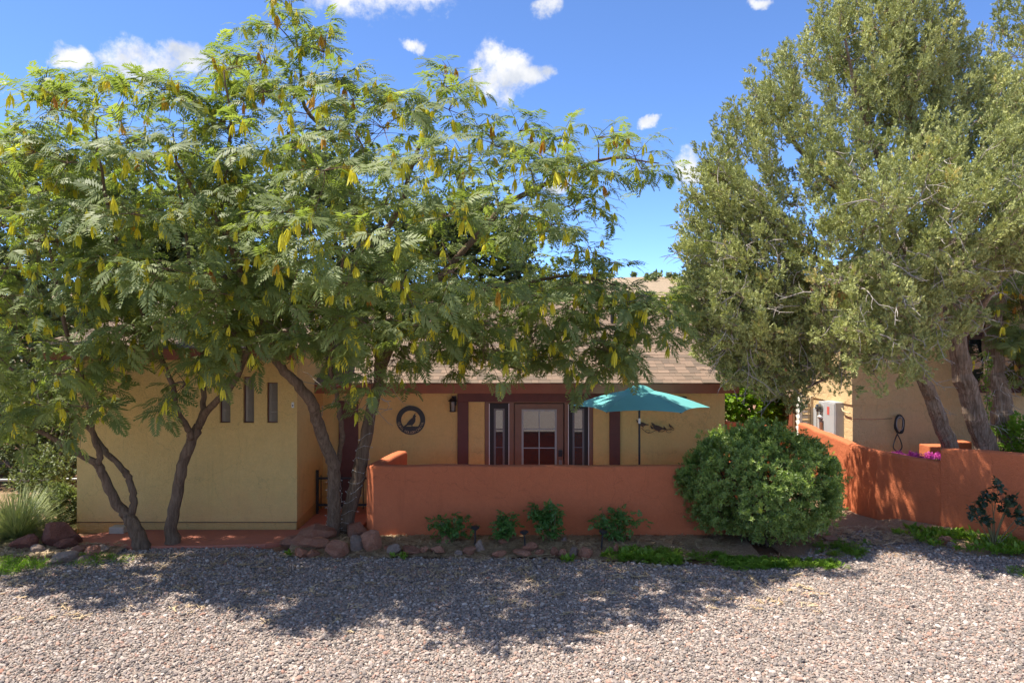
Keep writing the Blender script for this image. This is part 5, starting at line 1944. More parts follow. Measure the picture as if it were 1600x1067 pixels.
def build_mimosas():
    rng = np.random.RandomState(11)
    # A: twin-stemmed tree nearest the block's outer corner
    ca = crown_centres(polyA, rng, 50, 11.4, 1.5, 22, .64, clear_of_houses, 1.3, .35, .7)
    limbs = [
        (A([(224, 862), (214, 832), (202, 808), (196, 800)], 12.1, 12.1), [.145, .115, .10, .085], 12),
        (A([(197, 804), (182, 786), (169, 756), (158, 736), (152, 722)], 12.1, 11.9), [.085, .078, .074, .07, .064], 10),
        (A([(152, 724), (125, 709), (101, 695), (80, 682), (50, 668), (5, 655), (-50, 600)], 11.9, 11.3), [.058, .048, .042, .038, .033, .03, .02], 8),
        (A([(154, 724), (154, 705), (147, 680), (140, 640), (125, 580), (100, 500), (80, 400), (60, 300)], 11.9, 11.6), [.056, .05, .045, .042, .038, .033, .025, .012], 8),
        (A([(204, 812), (208, 785), (207, 765), (200, 745), (196, 736)], 12.1, 12.15), [.07, .06, .056, .055, .058], 9),
        (A([(196, 737), (175, 715), (160, 698), (135, 665), (105, 640), (60, 600), (0, 560), (-80, 450)], 12.15, 12.3), [.052, .048, .045, .040, .036, .03, .025, .012], 8)]
    mimosa("mimosa_tree", at(222, 860, 12.1), "twin-stemmed mimosa tree on the outer side of the yellow block", limbs, ca, 21, twigs=8, pods=.6)
    # B: single curved trunk before the yellow block
    cb = crown_centres(polyB, rng, 66, 10.9, 1.9, 22, .64, clear_of_houses, 1.5, .35, .75)
    cb += crown_centres([(170, 400), (440, 400), (430, 520), (380, 560), (180, 545)], rng, 22, 11.2, .8, 5, .5, clear_of_houses, 1.2, .5)
    limbs = [
        (A([(270, 856), (267, 823), (275, 786), (280, 749), (287, 719), (300, 685), (310, 665)], 12.3, 12.1), [.13, .10, .093, .09, .088, .083, .075], 12),
        (A([(308, 668), (324, 641), (337, 628), (364, 600), (390, 540), (400, 470), (390, 380), (350, 280)], 12.1, 10.4), [.062, .056, .05, .045, .04, .034, .026, .012], 8),
        (A([(300, 684), (290, 665), (278, 640), (268, 600), (240, 530), (200, 430), (170, 330), (150, 200)], 12.1, 10.6), [.058, .05, .045, .042, .038, .032, .025, .010], 8),
        (A([(310, 666), (316, 640), (318, 610), (315, 540), (300, 440), (285, 330), (270, 200)], 12.1, 12.3), [.055, .05, .045, .04, .034, .028, .010], 8)]
    mimosa("mimosa_tree", at(270, 855, 12.3), "single-trunked mimosa tree leaning before the yellow block's narrow windows", limbs, cb, 22, twigs=7, pods=.95)
    # C: the big spreading one
    def yc(x, y): return 10.8 + .9 * max(0., min(1., (x - 560) / 330.)) + .5 * (y < 150)
    cc = crown_centres(polyC, rng, 150, yc, 2.1, 22, .66, clear_of_houses, 1.5, .35, .78)
    # low skirts of foliage hanging before the eaves
    cc += crown_centres([(440, 420), (1010, 440), (1040, 510), (960, 575), (770, 560), (650, 545), (440, 515)], rng, 46, 11.9, .8, 5, .5, clear_of_houses, 1.2, .5)
    limbs = [
        (A([(519, 846), (521, 819), (522, 777), (522, 733), (517, 712), (504, 683), (495, 654), (488, 630), (470, 605), (445, 580), (424, 543), (395, 481), (374, 420), (349, 354), (304, 299), (276, 253)], 12.75, 10.3),
         [.135, .115, .108, .104, .10, .096, .092, .088, .078, .072, .068, .062, .055, .046, .034, .015], 12),
        (A([(395, 481), (360, 440), (331, 410), (345, 320), (360, 200), (350, 110)], 11.3, 10.3), [.04, .036, .03, .025, .02, .01], 7),
        (A([(528, 840), (541, 812), (551, 777), (559, 746), (566, 712), (576, 660), (590, 600), (596, 520), (594, 450), (591, 405)], 12.85, 12.9), [.14, .125, .12, .118, .115, .108, .095, .085, .078, .07], 12),
        (A([(591, 408), (567, 364), (545, 290), (526, 228), (476, 167), (470, 116), (462, 50), (455, 5)], 12.9, 12.3), [.055, .05, .044, .038, .032, .026, .018, .008], 8),
        (A([(592, 410), (605, 360), (627, 314), (650, 240), (680, 170), (700, 110)], 12.9, 12.6), [.055, .048, .042, .034, .024, .01], 8),
        (A([(590, 590), (615, 530), (645, 480), (681, 441), (717, 399), (765, 346), (796, 315), (885, 273), (954, 247), (1030, 255)], 12.85, 12.2), [.085, .078, .07, .065, .058, .050, .044, .032, .022, .010], 9),
        (A([(645, 482), (700, 470), (760, 455), (830, 440), (900, 430), (980, 450)], 12.8, 11.6), [.05, .042, .036, .03, .022, .01], 7),
        (A([(524, 738), (532, 700), (533, 660), (525, 615), (518, 560), (530, 460), (540, 360)], 12.75, 10.2), [.05, .042, .038, .034, .03, .024, .012], 7),
        (A([(596, 530), (640, 500), (700, 520), (760, 560), (820, 580)], 12.8, 11.3), [.045, .038, .03, .022, .01], 7)]
    t = mimosa("mimosa_tree", at(524, 842, 12.8), "big spreading mimosa tree with string lights wound round its trunk", limbs, cc, 23, twigs=7, pods=.95)
    # bare twigs under the crown
    rnd = random.Random(6); m = MB()
    for k in range(26):
        a = at(rnd.uniform(500, 640), rnd.uniform(560, 640), rnd.uniform(11.8, 12.7)); pts = [a]
        d = Vector((rnd.uniform(-1, 1), rnd.uniform(-.5, .5), rnd.uniform(-.5, .6))).normalized()
        for j in range(5):
            d = (d + Vector((rnd.gauss(0, .35), rnd.gauss(0, .3), rnd.gauss(0, .35)))).normalized(); pts.append(pts[-1] + d * .11)
        m.tube(pts, lin(.006, .002, 6), 4, cap=False)
    m.build("bare_twigs", M['dead'], t)
    # string lights on both trunks
    s = empty("string_lights", at(524, 842, 12.7), "string of tiny clear lights on pale wire wound round the big mimosa", "string lights")
    wire = MB(); bl = MB()
    for seq, Y0, Y1, r0, r1, turns in (([(519, 846), (521, 819), (522, 777), (522, 733)], 12.75, 12.45, .135, .108, 10), ([(534, 826), (541, 812), (551, 777), (559, 746), (566, 712), (572, 680)], 12.85, 12.87, .135, .116, 10)):
        pts = A(seq, Y0, Y1); q, _ = spline(pts, [1] * len(pts), 20); N = turns * 14; path = []
        for i in range(N):
            u = i / (N - 1) * (len(q) - 1); k = min(int(u), len(q) - 2); c = q[k].lerp(q[k + 1], u - k); rr = r0 + (r1 - r0) * i / N + .008
            a = i * 2 * pi / 14
            p = c + Vector((cos(a) * rr, sin(a) * rr, .035 * sin(i * .83) + .03 * sin(i * .37 + 1) + rnd.gauss(0, .008))); path.append(p)
            if i % 3 == 0:
                o = Vector((cos(a), sin(a), rnd.uniform(-.2, .6))) * .022
                bl.tube([p, p + o * .5, p + o], [.004, .006, .002], 5)
        wire.tube(path, .0024, 4)
    wire.build("wire", M['wire'], s); bl.build("bulbs", M['bulb'], s)
    # D: the mimosa whose leaves show behind the juniper at the far side
    polyD = [(1500, 400), (1560, 380), (1640, 370), (1720, 400), (1700, 600), (1640, 610), (1560, 600), (1540, 520)]
    cd = crown_centres(polyD, rng, 26, 15.2, .5, 20, .42, None, .6, .3)
    limbs = [(A([(1640, 720), (1635, 640), (1620, 560), (1600, 480), (1580, 420)], 15.2, 15.2), [.07, .06, .05, .04, .02], 8)]
    b = at(1640, 720, 15.2); b.z = 0
    limbs.append(([b, at(1640, 720, 15.2)], [.09, .07], 8))
    mimosa("mimosa_tree", b, "mimosa tree with orange pods half hidden behind the juniper", limbs, cd, 24, twigs=7, pods=.45, brown_top=1.0)


build_mimosas()

# ------------------------------------------------------------------ junipers
polyJ = [(1046, 470), (1062, 410), (1078, 340), (1085, 285), (1112, 235), (1128, 175), (1165, 140), (1200, 98), (1245, 65), (1262, 20), (1310, -20), (1400, -80), (1470, -60), (1512, 20), (1540, 90), (1620, 120), (1700, 200),
         (1700, 480), (1600, 430), (1560, 440), (1530, 505), (1490, 545), (1440, 590), (1390, 588), (1340, 605), (1290, 600), (1250, 640), (1190, 615), (1130, 600), (1090, 555), (1055, 510)]
polyK = [(1535, 20), (1550, -40), (1620, -90), (1720, -60), (1760, 100), (1760, 420), (1640, 460), (1590, 420), (1560, 300), (1530, 140)]


def juniper(name, base, label, limbs, centres, seed, sprigs=46, dead=160, deadbox=None, group="junipers by the curved wall"):
    rng = np.random.RandomState(seed)
    t = empty(name, base, label, "tree", group)
    w = Wood(); mb = MB()
    for i, (pts, rads, sides) in enumerate(limbs):
        w.add_limb(pts, rads, mb, sides * 2 + (6 if sides > 10 else 0), 5, rough=.012, seed=seed + i, flute=.13)
    mb.build("trunk", M['jbark'], t, False)
    tw = MB()
    SP = []; SD = []; ST = []
    cmean = np.mean([list(c) for c in centres], axis=0)
    for c in order_by_wood(w, centres):
        w.reach(c, tw, rng, .05, .0, .007)
        out = np.array(c) - cmean; out = out / (np.linalg.norm(out) + .6)
        ax = np.array([0, 0, 1.]) * rng.uniform(.5, 1.) + out * .7 + rng.normal(0, .25, 3); ax /= np.linalg.norm(ax)
        H = rng.uniform(.34, .62); R = rng.uniform(.105, .175)
        tnt = np.clip(rng.normal(.47, .20), .05, .88)
        n = int(sprigs * rng.uniform(.7, 1.25))
        u = rng.uniform(-.5, .5, n)
        rad = R * np.sqrt(np.clip(1 - (u * 1.9) ** 2, .05, 1)) * rng.uniform(.45, 1.05, n)
        dirs = rng.normal(size=(n, 3)); dirs -= np.outer(dirs @ ax, ax); dirs = norm(dirs)
        P = np.array(c) + np.outer(u * H * 2, ax) * .5 * 2 * .8 + dirs * rad[:, None]
        D = norm(dirs * .6 + ax * .7 + np.array([0, 0, .4]) + rng.normal(0, .3, (n, 3)))
        SP.append(P - D * .05); SD.append(D); ST.append(np.clip(rng.normal(tnt, .13, n), 0, 1))
        # twigs inside the plume
        for k in range(4):
            e = np.array(c) + dirs[k] * rad[k] + ax * u[k] * H
            tw.tube([c, Vector((np.array(c) + e) / 2 + rng.normal(0, .03, 3)), Vector(e)], [.006, .005, .003], 3, cap=False)
    tw.build("branches", M['jbark'], t)
    # grey dead twigs in the shaded lower crown
    if dead:
        m = MB(); N = w.nodes
        idx = [i for i, p in enumerate(N) if p.z > 1.6 and (deadbox is None or deadbox(p))]
        for k in range(dead):
            if not idx: break
            a = N[idx[rng.randint(len(idx))]]
            d = Vector(rng.normal(size=3)); d.y -= .7; d.normalize()
            L = rng.uniform(.25, .8); pts = [a]
            for j in range(5):
                d = (d + Vector(rng.normal(0, .28, 3)) + Vector((0, 0, -.08))).normalized(); pts.append(pts[-1] + d * L / 5)
                if j in (1, 2, 3):
                    e = (d + Vector(rng.normal(0, .8, 3))).normalized(); s = pts[-1]
                    f = (e + Vector(rng.normal(0, .4, 3))).normalized()
                    m.tube([s, s + e * L * .2, s + e * L * .2 + f * L * .15], [.0055, .0045, .002], 3, cap=False)
            m.tube(pts, lin(rng.uniform(.007, .012), .003, 6), 4, cap=False)
        m.build("dead_twigs", M['dead'], t)
    SP = np.concatenate(SP); SD = np.concatenate(SD); ST = np.concatenate(ST); n = len(SP)
    scatter("crown", 'jleaf', SP, eul(SD, np.array([0, 0, 1.]), rng.uniform(0, 6.28, n)), rng.uniform(.65, 1.1, n), ST, t, rng, kind=None)
    return t


def build_junipers():
    rng = np.random.RandomState(31)

    def ok(p):
        if p.y > 15.3 and p.x > HX - .8 and p.z < 6.2: return False
        if p.y > 14.0 and p.x < 4.9 and p.z < 3.3 + (p.y - 14.4) * .43: return False
        return True

    def ym(x, y):                                      # the low limbs on the open side hang out over the wall towards the drive
        k = max(0., min(1., (x - 1230) / 120.)) * max(0., min(1., (y - 200) / 120.))
        low = max(0., min(1., (1250 - x) / 100.)) * max(0., min(1., (y - 330) / 100.))
        return 13.6 + .5 * (y < 200) - 1.5 * k - .8 * low
    cj = crown_centres(polyJ, rng, 1250, ym, 1.4, 10, .24, ok, 1.5, .35)
    cj += crown_centres([(1046, 470), (1062, 410), (1085, 285), (1128, 175), (1200, 98), (1262, 20), (1330, 60), (1300, 300), (1260, 480), (1230, 600), (1130, 600), (1055, 510)], rng, 190, 13.2, .9, 8, .26, ok, 1.2, .35)

    def over_wall(p):                                # clumps on the sun's way to the curved wall: thinned to let sun streaks reach it, with bare twigs left
        fx, fy = p.x + .45 * (p.z - .8), p.y
        return 6.6 < fx < 9.6 and 12.1 < fy < 15.0
    cj = [p for p in cj if not (over_wall(p) and rng.rand() < .64)]
    B = at(1545, 706, 14.7); B.z = 0

    def foot(px, py, Y):
        p = at(px, py, Y); q = p.copy(); q.z = 0; q.x += .12; return q
    limbs = [
        ([foot(1485, 702, 14.5)] + A([(1483, 700), (1470, 665), (1456, 625), (1442, 590), (1420, 540), (1385, 490), (1330, 440), (1270, 400)], 14.4, 13.2), [.17, .148, .13, .126, .115, .10, .085, .07, .045], 12),
        ([foot(1545, 706, 14.7)] + A([(1541, 704), (1526, 660), (1512, 610), (1500, 560), (1490, 490), (1475, 400), (1450, 300), (1425, 190), (1400, 80), (1390, -20)], 14.6, 14.0), [.24, .205, .182, .175, .17, .158, .14, .11, .085, .06, .03], 14),
        (A([(1488, 480), (1440, 430), (1380, 370), (1310, 300), (1240, 220), (1190, 150)], 14.3, 13.4), [.09, .08, .07, .055, .04, .015], 8),
        (A([(1470, 390), (1400, 330), (1370, 240), (1340, 150), (1320, 60)], 14.2, 13.3), [.085, .07, .055, .04, .015], 8),
        (A([(1330, 442), (1260, 470), (1190, 480), (1120, 490), (1075, 470)], 13.3, 12.8), [.06, .05, .04, .03, .012], 7),
        (A([(1385, 490), (1320, 540), (1270, 570), (1230, 600)], 13.6, 13.0), [.045, .036, .028, .012], 7),
        (A([(1475, 520), (1400, 520), (1330, 560), (1290, 590), (1262, 605)], 14.2, 12.5), [.05, .042, .034, .026, .012], 7),
        (A([(1480, 470), (1450, 420), (1420, 400), (1400, 380), (1380, 340)], 14.3, 11.6), [.07, .06, .05, .035, .012], 7),
        (A([(1495, 520), (1490, 480), (1480, 470), (1470, 440)], 14.4, 11.6), [.06, .05, .035, .012], 7),
        (A([(1495, 540), (1540, 470), (1580, 420), (1640, 380)], 14.4, 13.4), [.07, .055, .04, .02], 8),
        (A([(1260, 400), (1200, 340), (1150, 290), (1110, 270)], 13.3, 13.0), [.05, .04, .03, .012], 7)]
    juniper("juniper_tree", B, "tall juniper with two leaning shaggy trunks behind the red wall", limbs, cj, 41, 58, 620,
            lambda p: p.z < 6.2)
    ck = crown_centres(polyK, rng, 150, 15.4, 1.1, 12, .30, lambda p: p.y < 15.3 or p.z > 6, 1.2, .35)
    B2 = at(1565, 708, 15.0); B2.z = 0
    limbs = [([foot(1567, 706, 15.0)] + A([(1568, 704), (1566, 660), (1560, 610), (1552, 560), (1555, 480), (1580, 380), (1610, 250), (1640, 100), (1650, -40)], 15.0, 15.4), [.24, .225, .205, .195, .18, .16, .14, .11, .07, .03], 14)]
    juniper("juniper_tree", B2, "upright dark-trunked juniper behind the two leaning trunks", limbs, ck, 42, 46, 60, lambda p: p.z < 5)


build_junipers()

# ------------------------------------------------------------------ shrubs, small plants, ground cover


def shrub(name, base, label, cat, ell, key, n, seed, group=None, stems=6, size=1., shell=.55, up=.3, stem_mat='cane', lump=.18, stem_r=.012, partname="foliage"):
    """leaf clusters on and inside a lumpy ellipsoid (cx, cy, cz, rx, ry, rz) with stems from the base"""
    rng = np.random.RandomState(seed)
    t = empty(name, base, label, cat, group)
    c = np.array(ell[:3]); r = np.array(ell[3:])
    d = rand_dirs(rng, n)
    k = np.clip(1 - np.abs(rng.normal(0, 1 - shell, n)) * .7, .15, 1)
    ph = rng.uniform(0, 6, 8)
    lum = 1 + lump * (np.sin(d[:, 0] * 5 + ph[0]) * np.sin(d[:, 1] * 6 + ph[1]) + .7 * np.sin(d[:, 2] * 7 + ph[2] + d[:, 0] * 4) + .4 * np.sin(d[:, 0] * 13 + ph[3]) * np.sin(d[:, 2] * 12 + ph[4]))
    P = c + d * r * (k * lum)[:, None]
    keep = P[:, 2] > base[2] + .01
    P, d = P[keep], d[keep]
    D = norm(d + np.array([0, 0, up]) + rng.normal(0, .35, d.shape))
    n = len(P)
    tint = np.clip(rng.normal(.42, .2, n), 0, 1)
    m = MB()
    for i in range(stems):
        e = c + rand_dirs(rng, 1, .6)[0] * r * .8
        a = np.array(base) + rng.normal(0, .03, 3) * np.array([1, 1, 0])
        mid = (a + e) / 2 + rng.normal(0, .06, 3)
        q, rr = spline([Vector(a), Vector(mid), Vector(e)], [stem_r, stem_r * .8, stem_r * .4], 4)
        m.tube(q, rr, 5, cap=False)
    m.build("stems", M[stem_mat], t)
    scatter(partname, key, P, eul(D, np.array([0, 0, 1.]), rng.uniform(-.6, .6, n)), rng.uniform(.75, 1.25, n) * size, tint, t, rng, kind=None)
    return t


def build_bush():
    rng = np.random.RandomState(51)
    c0 = at(1187, 780, 12.45)
    base = Vector((c0.x, 12.45, 0.01))
    t = empty("round_bush", base, "big rounded clipped evergreen bush at the end of the red courtyard wall", "bush")
    lobes = []
    c = np.array([c0.x, 12.4, 1.0]); r = np.array([1.26, 1.12, .98])
    hollows = [(np.array(at(1238, 700, 11.65)), .17), (np.array(at(1128, 770, 11.4)), .16)]
    P = []; D = []; T = []
    # many small tufts on the shell make the uneven outline
    nt = 620
    d = rand_dirs(rng, nt * 2, .12); d = d[d[:, 2] > -.75][:nt]
    lum = 1 + .05 * np.sin(d[:, 0] * 7 + 1) * np.sin(d[:, 2] * 8) + .045 * np.sin(d[:, 1] * 11 + d[:, 0] * 6)
    for i in range(len(d)):
        q = c + d[i] * r * lum[i] * (1 - abs(rng.normal(0, .05)))
        if rng.rand() < .04 or any(np.linalg.norm(q - hq) < hr for hq, hr in hollows): continue
        if rng.rand() < .06: q = q + d[i] * rng.uniform(.03, .09)
        q[2] = max(q[2], .08)
        n = rng.randint(9, 16); tt = np.clip(rng.normal(.45, .16), 0, 1)
        P.append(q + rng.normal(0, .055, (n, 3)) - np.abs(rng.normal(0, .05, (n, 1))) * d[i]); D.append(norm(d[i] * .9 + np.array([0, 0, .45]) + rng.normal(0, .4, (n, 3)))); T.append(np.clip(rng.normal(tt, .15, n), 0, 1))
    # inner fill
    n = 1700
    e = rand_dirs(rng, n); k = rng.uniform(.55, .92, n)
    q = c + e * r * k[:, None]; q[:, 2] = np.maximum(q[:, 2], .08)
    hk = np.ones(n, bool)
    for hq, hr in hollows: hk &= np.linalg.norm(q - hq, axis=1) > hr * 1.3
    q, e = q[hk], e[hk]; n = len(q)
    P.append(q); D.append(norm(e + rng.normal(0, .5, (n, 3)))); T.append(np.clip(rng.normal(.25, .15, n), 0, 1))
    P = np.concatenate(P); D = np.concatenate(D); T = np.concatenate(T); n = len(P)
    m = MB()
    for i in range(60):
        e = c + rand_dirs(rng, 1, .3)[0] * r * .85
        a = np.array(base) + rng.normal(0, .08, 3) * np.array([1, 1, 0])
        q2, rr = spline([Vector(a), Vector((a + e) / 2 + rng.normal(0, .1, 3)), Vector(e)], [.022, .015, .006], 4)
        m.tube(q2, rr, 5, cap=False)
    m.build("stems", M['bark'], t)
    scatter("foliage", 'bleaf', P, eul(D, np.array([0, 0, 1.]), rng.uniform(0, 6.28, n)), rng.uniform(.8, 1.3, n), T, t, rng, kind=None)


build_bush()


def rose(px, Y, wpx, top, label, seed, nl):
    rng = np.random.RandomState(seed)
    b = at(px, 850, Y); b.z = .075
    h = at(px, top, Y).z - b.z; w = wpx / F * Y / 2 * 1.35
    t = empty("rose_plant", b, label, "rose plant", "rose plants before the red wall")
    m = MB(); P = []; D = []
    for i in range(11):
        a = rng.uniform(0, 6.28); sp = rng.uniform(.25, 1.0)
        e = np.array([b.x + cos(a) * w * sp, b.y + sin(a) * min(w, .32) * sp, b.z + h * rng.uniform(.55, 1.0) * (1.12 - .3 * sp)])
        mid = np.array(b) * .45 + e * .55 + np.array([0, 0, .08])
        q, rr = spline([b, Vector(mid + rng.normal(0, .03, 3)), Vector(e)], [.010, .007, .003], 5)
        m.tube(q, rr, 5, cap=False)
        for k in range(nl):
            s = rng.uniform(.2, 1.); j = min(int(s * (len(q) - 1)), len(q) - 2)
            p = np.array(q[j]) + rng.normal(0, .035, 3); dd = rng.normal(size=3); dd[2] *= .5
            P.append(p); D.append(dd)
    m.build("canes", M['cane'], t)
    n = len(P)
    scatter("leaves", 'rleaf', np.array(P), eul(norm(np.array(D)), norm(np.stack([rng.normal(0, .3, n), rng.normal(-.3, .3, n), np.ones(n)], 1))), rng.uniform(.95, 1.45, n), np.clip(rng.beta(2, 2.5, n), 0, 1), t, rng, kind=None)


rose(704, 12.2, 62, 797, "low straggling rose plant nearest the wall's corner", 61, 15)
rose(783, 12.15, 40, 796, "narrow rose plant, second from the wall's corner", 62, 17)
rose(864, 12.2, 78, 778, "largest bushy rose plant, third along the red wall", 63, 24)
rose(968, 12.25, 80, 782, "open rose plant with long side shoots, nearest the round bush", 64, 18)


def build_ground_cover():
    rng = np.random.RandomState(71)

    def mat(name, key, regions, label, cat, smin, smax, tm=.45, thr=-.2):
        P = []
        for (x0, x1, y0, y1, n, z) in regions:
            x = rng.uniform(x0, x1, n); y = rng.uniform(y0, y1, n)
            k = (np.sin(x * 5.1 + y * 3) + np.sin(x * 2.3 - y * 4.7 + 1) + rng.normal(0, .8, n)) > thr
            e = 1 - ((x - (x0 + x1) / 2) / ((x1 - x0) / 2)) ** 2 - ((y - (y0 + y1) / 2) / ((y1 - y0) / 2)) ** 2
            k &= e + rng.normal(0, .2, n) > 0
            P.append(np.stack([x[k], y[k], np.full(k.sum(), z)], 1))
        P = np.concatenate(P); n = len(P)
        rot = np.stack([rng.normal(0, .2, n), rng.normal(0, .2, n), rng.uniform(0, 6.28, n)], 1)
        o = scatter(name, key, P, rot, rng.uniform(smin, smax, n), np.clip(rng.normal(tm, .2, n), 0, 1), None, rng)
        tag(o, label, cat, kind="stuff")
    mat("ground_cover", 'fern', [(1.5, 2.7, 11.3, 12.0, 220, .02), (2.2, 3.5, 11.15, 11.7, 290, .01), (2.9, 4.4, 11.0, 11.45, 300, .01), (4.0, 5.0, 11.0, 11.35, 130, .01), (4.9, 5.7, 11.6, 12.3, 110, .01), (5.2, 6.0, 12.2, 12.8, 50, .01)], "feathery green weeds at the foot of the round bush", "ground cover", .7, 1.25)
    mat("weed_patch", 'weed', [(6.75, 8.4, 11.7, 12.9, 460, .06), (7.6, 9.6, 11.4, 12.2, 380, .05), (6.6, 7.4, 12.6, 13.2, 120, .03), (8.0, 9.4, 11.1, 11.6, 120, .02)], "leafy green weeds below the curved red wall", "ground cover", .8, 1.7)
    mat("weed_tuft", 'weed', [(1.35, 2.2, 11.35, 11.9, 170, .03), (.75, .95, 11.35, 11.5, 16, .0), (-.2, .2, 9.95, 10.05, 4, .005), (-1.95, -1.6, 11.5, 11.62, 14, .0), (-3.55, -3.35, 11.6, 11.7, 12, 0)], "broad-leaved green weeds at the gravel edge below the roses", "weeds", .8, 1.4)
    mat("turf", 'turf', [(6.7, 9.6, 10.45, 10.95, 700, .012), (-9.4, -6.9, 10.6, 11.6, 900, .012), (-7.2, -5.8, 11.1, 11.7, 130, .012)], "thin grass growing through the gravel at both sides", "grass", .8, 1.5, .4)


build_ground_cover()


def build_other_plants():
    # grassy clump at the left, one mass of blades
    rng = np.random.RandomState(81)
    for c, R, n, lab, s in ((at(28, 850, 12.75), .75, 1900, "big pale clump of arching narrow blades behind the dark boulder", 1.05), (at(-70, 850, 12.9), .6, 900, "second pale clump of narrow blades cut by the picture's edge", 1.0)):
        b = Vector((c.x, c.y, .02))
        t = empty("grass_clump", b, lab, "grass clump", "pale grass clumps")
        a = rng.uniform(0, 6.28, n); el = np.clip(rng.beta(1.5, 1.5, n), .02, 1) * pi / 2
        D = np.stack([np.cos(el) * np.cos(a), np.cos(el) * np.sin(a), np.sin(el)], 1)
        P = np.array(b) + np.stack([np.cos(a) * .16 * rng.rand(n), np.sin(a) * .16 * rng.rand(n), np.zeros(n)], 1)
        scatter("blades", 'blade', P, eul(D, np.array([0, 0, 1.])), rng.uniform(.65, 1.15, n) * s, np.clip(rng.beta(2, 2, n), 0, 1), t, rng, kind=None)
        MB().tube([b - Vector((0, 0, .03)), b + Vector((0, 0, .06)), b + Vector((0, 0, .12))], [.18, .15, .06], 10).build("crown", M['cane'], t)
    # shrubs at the block's outer corner and beyond the fence
    sh = [("leafy_shrub", (at(98, 838, 13.6)), (.42, .35, .42), 'broad', 520, "light green shrub against the yellow block's outer corner", .8),
          ("leafy_shrub", (at(70, 800, 14.9)), (.55, .4, .65), 'broad', 420, "grey-green shrub before the pipe fence", .9)]
    for i, (nm, p, r, key, n, lab, s) in enumerate(sh):
        shrub(nm, (p.x, p.y, 0), lab, "shrub", (p.x, p.y, r[2] * .9, *r), key, n, 90 + i, "shrubs beside the yellow block", 8, s, .5)
    for i, (x, y, r, h, lab) in enumerate(((-11.3, 17.8, 1.7, 1.7, "dark twiggy thicket beyond the fence next to the block"), (-14.2, 18.6, 2.0, 1.9, "dark twiggy thicket beyond the fence near the picture's edge"), (-12.6, 21.0, 2.2, 2.4, "tall dark thicket behind the two lower ones"))):
        shrub("thicket", (x, y, 0), lab, "thicket", (x, y, h * .75, r, r * .7, h), 'broad', 1900, 95 + i, "thickets beyond the pipe fence", 60, 1.25, .3, stem_mat='dead', stem_r=.02)
    # leaf tree glimpsed beyond the end wall, shrubs by the neighbour
    p = at(1170, 640, 20.5)
    shrub("leafy_shrub", (p.x, 20.5, 0), "bright green shrub glimpsed between the two houses", "shrub", (p.x, 20.5, 1.7, 1.3, 1.0, 1.5), 'green', 1700, 101, "shrubs near the neighbouring house", 14, 1.7, .5, stem_r=.02)
    p = at(1592, 690, 14.6)
    shrub("leafy_shrub", (p.x, 14.6, 0), "bright green shrub behind the raised end of the red wall", "shrub", (p.x + .1, 14.6, 1.35, .5, .4, .55), 'green', 520, 102, "shrubs near the neighbouring house", 8, .9, .5)
    # small dark-leaved shrub before the wall
    rng = np.random.RandomState(103)
    b = at(1552, 853, 11.9); b.z = .05
    t = empty("small_shrub", b, "small pale-stemmed shrub with dark round leaves before the red wall", "shrub")
    m = MB(); P = []; D = []
    for px, py, y in ((1560, 757, 11.85), (1536, 783, 11.8), (1520, 800, 11.75), (1548, 775, 11.9), (1582, 778, 11.95), (1592, 805, 11.8), (1570, 800, 11.85), (1600, 812, 11.9), (1540, 812, 11.8), (1530, 792, 11.85), (1575, 785, 11.8)):
        e = at(px, py, y)
        q, rr = spline([b, b.lerp(e, .5) + Vector((.04 * (1 if px < 1555 else -1), 0, -.03)), e], [.011, .008, .004], 5)
        m.tube(q, rr, 6, cap=False)
        for k in range(11):
            P.append(np.array(e) + rng.normal(0, .045, 3)); D.append(rng.normal(size=3))
    m.build("stems", M['cane'], t)
    n = len(P)
    scatter("leaves", 'dkleaf', np.array(P), eul(norm(np.array(D)), np.array([0, 0, 1.])), rng.uniform(.55, .85, n), rng.rand(n), t, rng, kind=None)
    # climbing ivy on the dark juniper trunk
    t = empty("ivy_vine", at(1545, 700, 14.72), "bright green vine climbing between the juniper trunks", "vine")
    pts = [at(x, y, 14.55) for x, y in ((1549, 702), (1546, 680), (1540, 650), (1543, 625), (1539, 595), (1544, 570), (1541, 555))]
    q, rr = spline(pts, [.008] * len(pts), 5)
    MB().tube(q, rr, 5).build("stem", M['cane'], t)
    P = np.concatenate([np.array(p) + rng.normal(0, .035, (7, 3)) for p in q]); n = len(P)
    D = norm(rng.normal(size=(n, 3)) + np.array([0, -.8, 0]))
    scatter("leaves", 'green', P, eul(D, np.array([0, 0, 1.])), rng.uniform(.3, .5, n), np.clip(rng.normal(.55, .2, n), 0, 1), t, rng, kind=None)
    # pink flowers behind the curved wall
    for i, (px, py, w, lab) in enumerate(((1404, 712, 16, "smallest pink flower clump peeping over the curved wall"), (1428, 713, 16, "middle pink flower clump peeping over the curved wall"), (1462, 715, 28, "widest pink flower clump beside the wall's step"))):
        Y = 14.3; p = at(px, py, Y); r = w / F * Y / 2
        b = Vector((p.x, Y, 0))
        t = empty("flower_plant", b, lab, "flowers", "pink flowers behind the curved wall")
        m = MB()
        for k in range(7):
            e = p + Vector((rng.uniform(-r, r), rng.uniform(-.12, .12), -.04))
            m.tube([b + Vector((rng.normal(0, .03), rng.normal(0, .03), 0)), b.lerp(e, .5) + Vector((rng.normal(0, .03), 0, 0)), e], [.008, .007, .005], 5, cap=False)
        m.build("stems", M['cane'], t)
        n = int(60 * w / 16)
        P = np.array(p) + np.stack([rng.uniform(-r, r, n), rng.uniform(-.15, .15, n), rng.normal(0, .03, n)], 1)
        rot = np.stack([rng.normal(0, .6, n), rng.normal(0, .6, n), rng.uniform(0, 6.28, n)], 1)
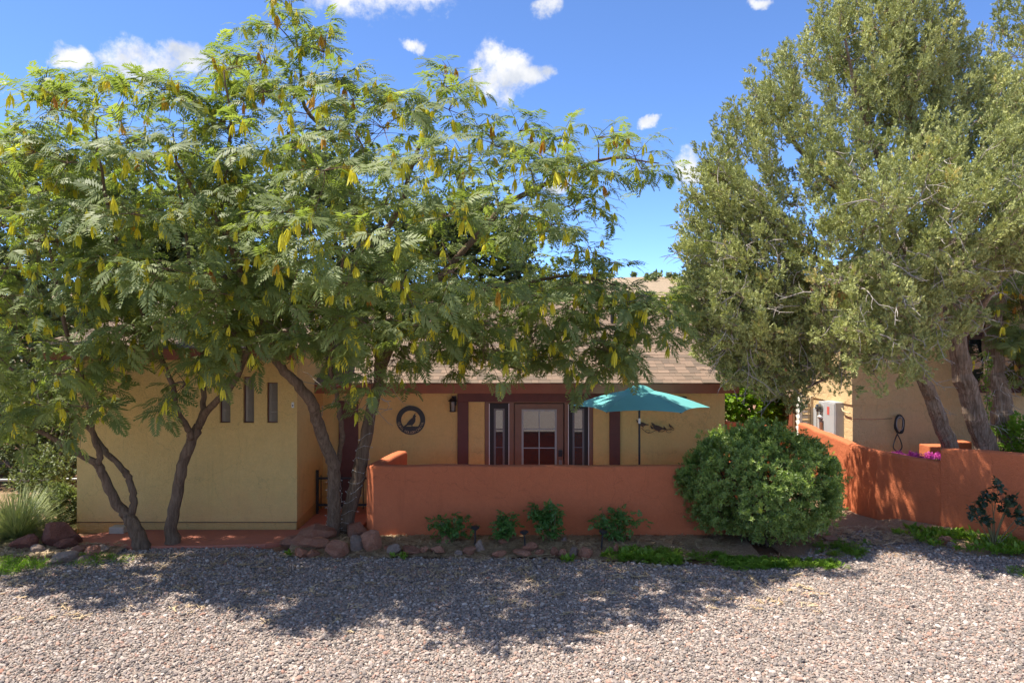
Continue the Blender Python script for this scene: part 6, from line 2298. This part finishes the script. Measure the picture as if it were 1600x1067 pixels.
        scatter("blossoms", 'petal', P, rot, rng.uniform(.7, 1.1, n), rng.rand(n), t, rng, kind="stuff")
        P = np.array(p) + np.stack([rng.uniform(-r, r, n), rng.uniform(-.15, .15, n), rng.uniform(-.35, -.05, n)], 1)
        scatter("leaves", 'weed', P, rot, rng.uniform(.8, 1.2, n), rng.rand(n), t, rng, kind="stuff")
    # brick-red planter behind the flowers
    p = at(1463, 700, 15.2)
    pl = MB().bbox(p.x - .2, p.x + .22, 15.1, 15.5, 0, p.z + .06, .02).build("planter_block", M['red'])
    tag(pl, "low red masonry planter behind the pink flowers", "planter")
    p = at(1502, 698, 15.3)
    pl = MB().bbox(p.x - .15, p.x + .16, 15.2, 15.6, 0, p.z + .12, .02).build("planter_block", M['red'])
    tag(pl, "narrow red masonry block between the two leaning juniper trunks", "planter")
    # background trees behind the left block and the casita
    rng = np.random.RandomState(120)
    for i, (x, y, h, r, lab) in enumerate(((-14.5, 22.5, 9.4, 4.6, "leafy green tree far behind the fence"), (-7.6, 24.5, 10.0, 4.4, "leafy green tree behind the yellow block's roof"), (-2.0, 27, 9.0, 3.6, "leafy green tree behind the middle of the casita roof"))):
        t = empty("background_tree", (x, y, 0), lab, "tree", "trees behind the casita")
        m = MB(); P = []
        w = Wood(); w.add_limb([Vector((x, y, 0)), Vector((x + .1, y, h * .3)), Vector((x - .1, y, h * .6)), Vector((x, y, h * .85))], [.2, .16, .11, .04], m, 10, 4, .02, i)
        cs = []
        for k in range(120):
            d = rand_dirs(rng, 1)[0] * (rng.uniform(.3, 1) ** .5)
            cs.append(Vector((x + d[0] * r, y + d[1] * r * .7, h * .62 + d[2] * h * .36)))
        for c in order_by_wood(w, cs): w.reach(c, m, rng, .05)
        m.build("trunk", M['bark'], t, True)
        for c in cs:
            P.append(np.array(c) + rng.normal(0, .40, (62, 3)))
        P = np.concatenate(P); n = len(P)
        scatter("crown", 'broad', P, eul(rand_dirs(rng, n, .2), np.array([0, 0, 1.])), rng.uniform(1.4, 2.5, n), np.clip(rng.normal(.35, .2, n), 0, 1), t, rng, kind=None)


build_other_plants()
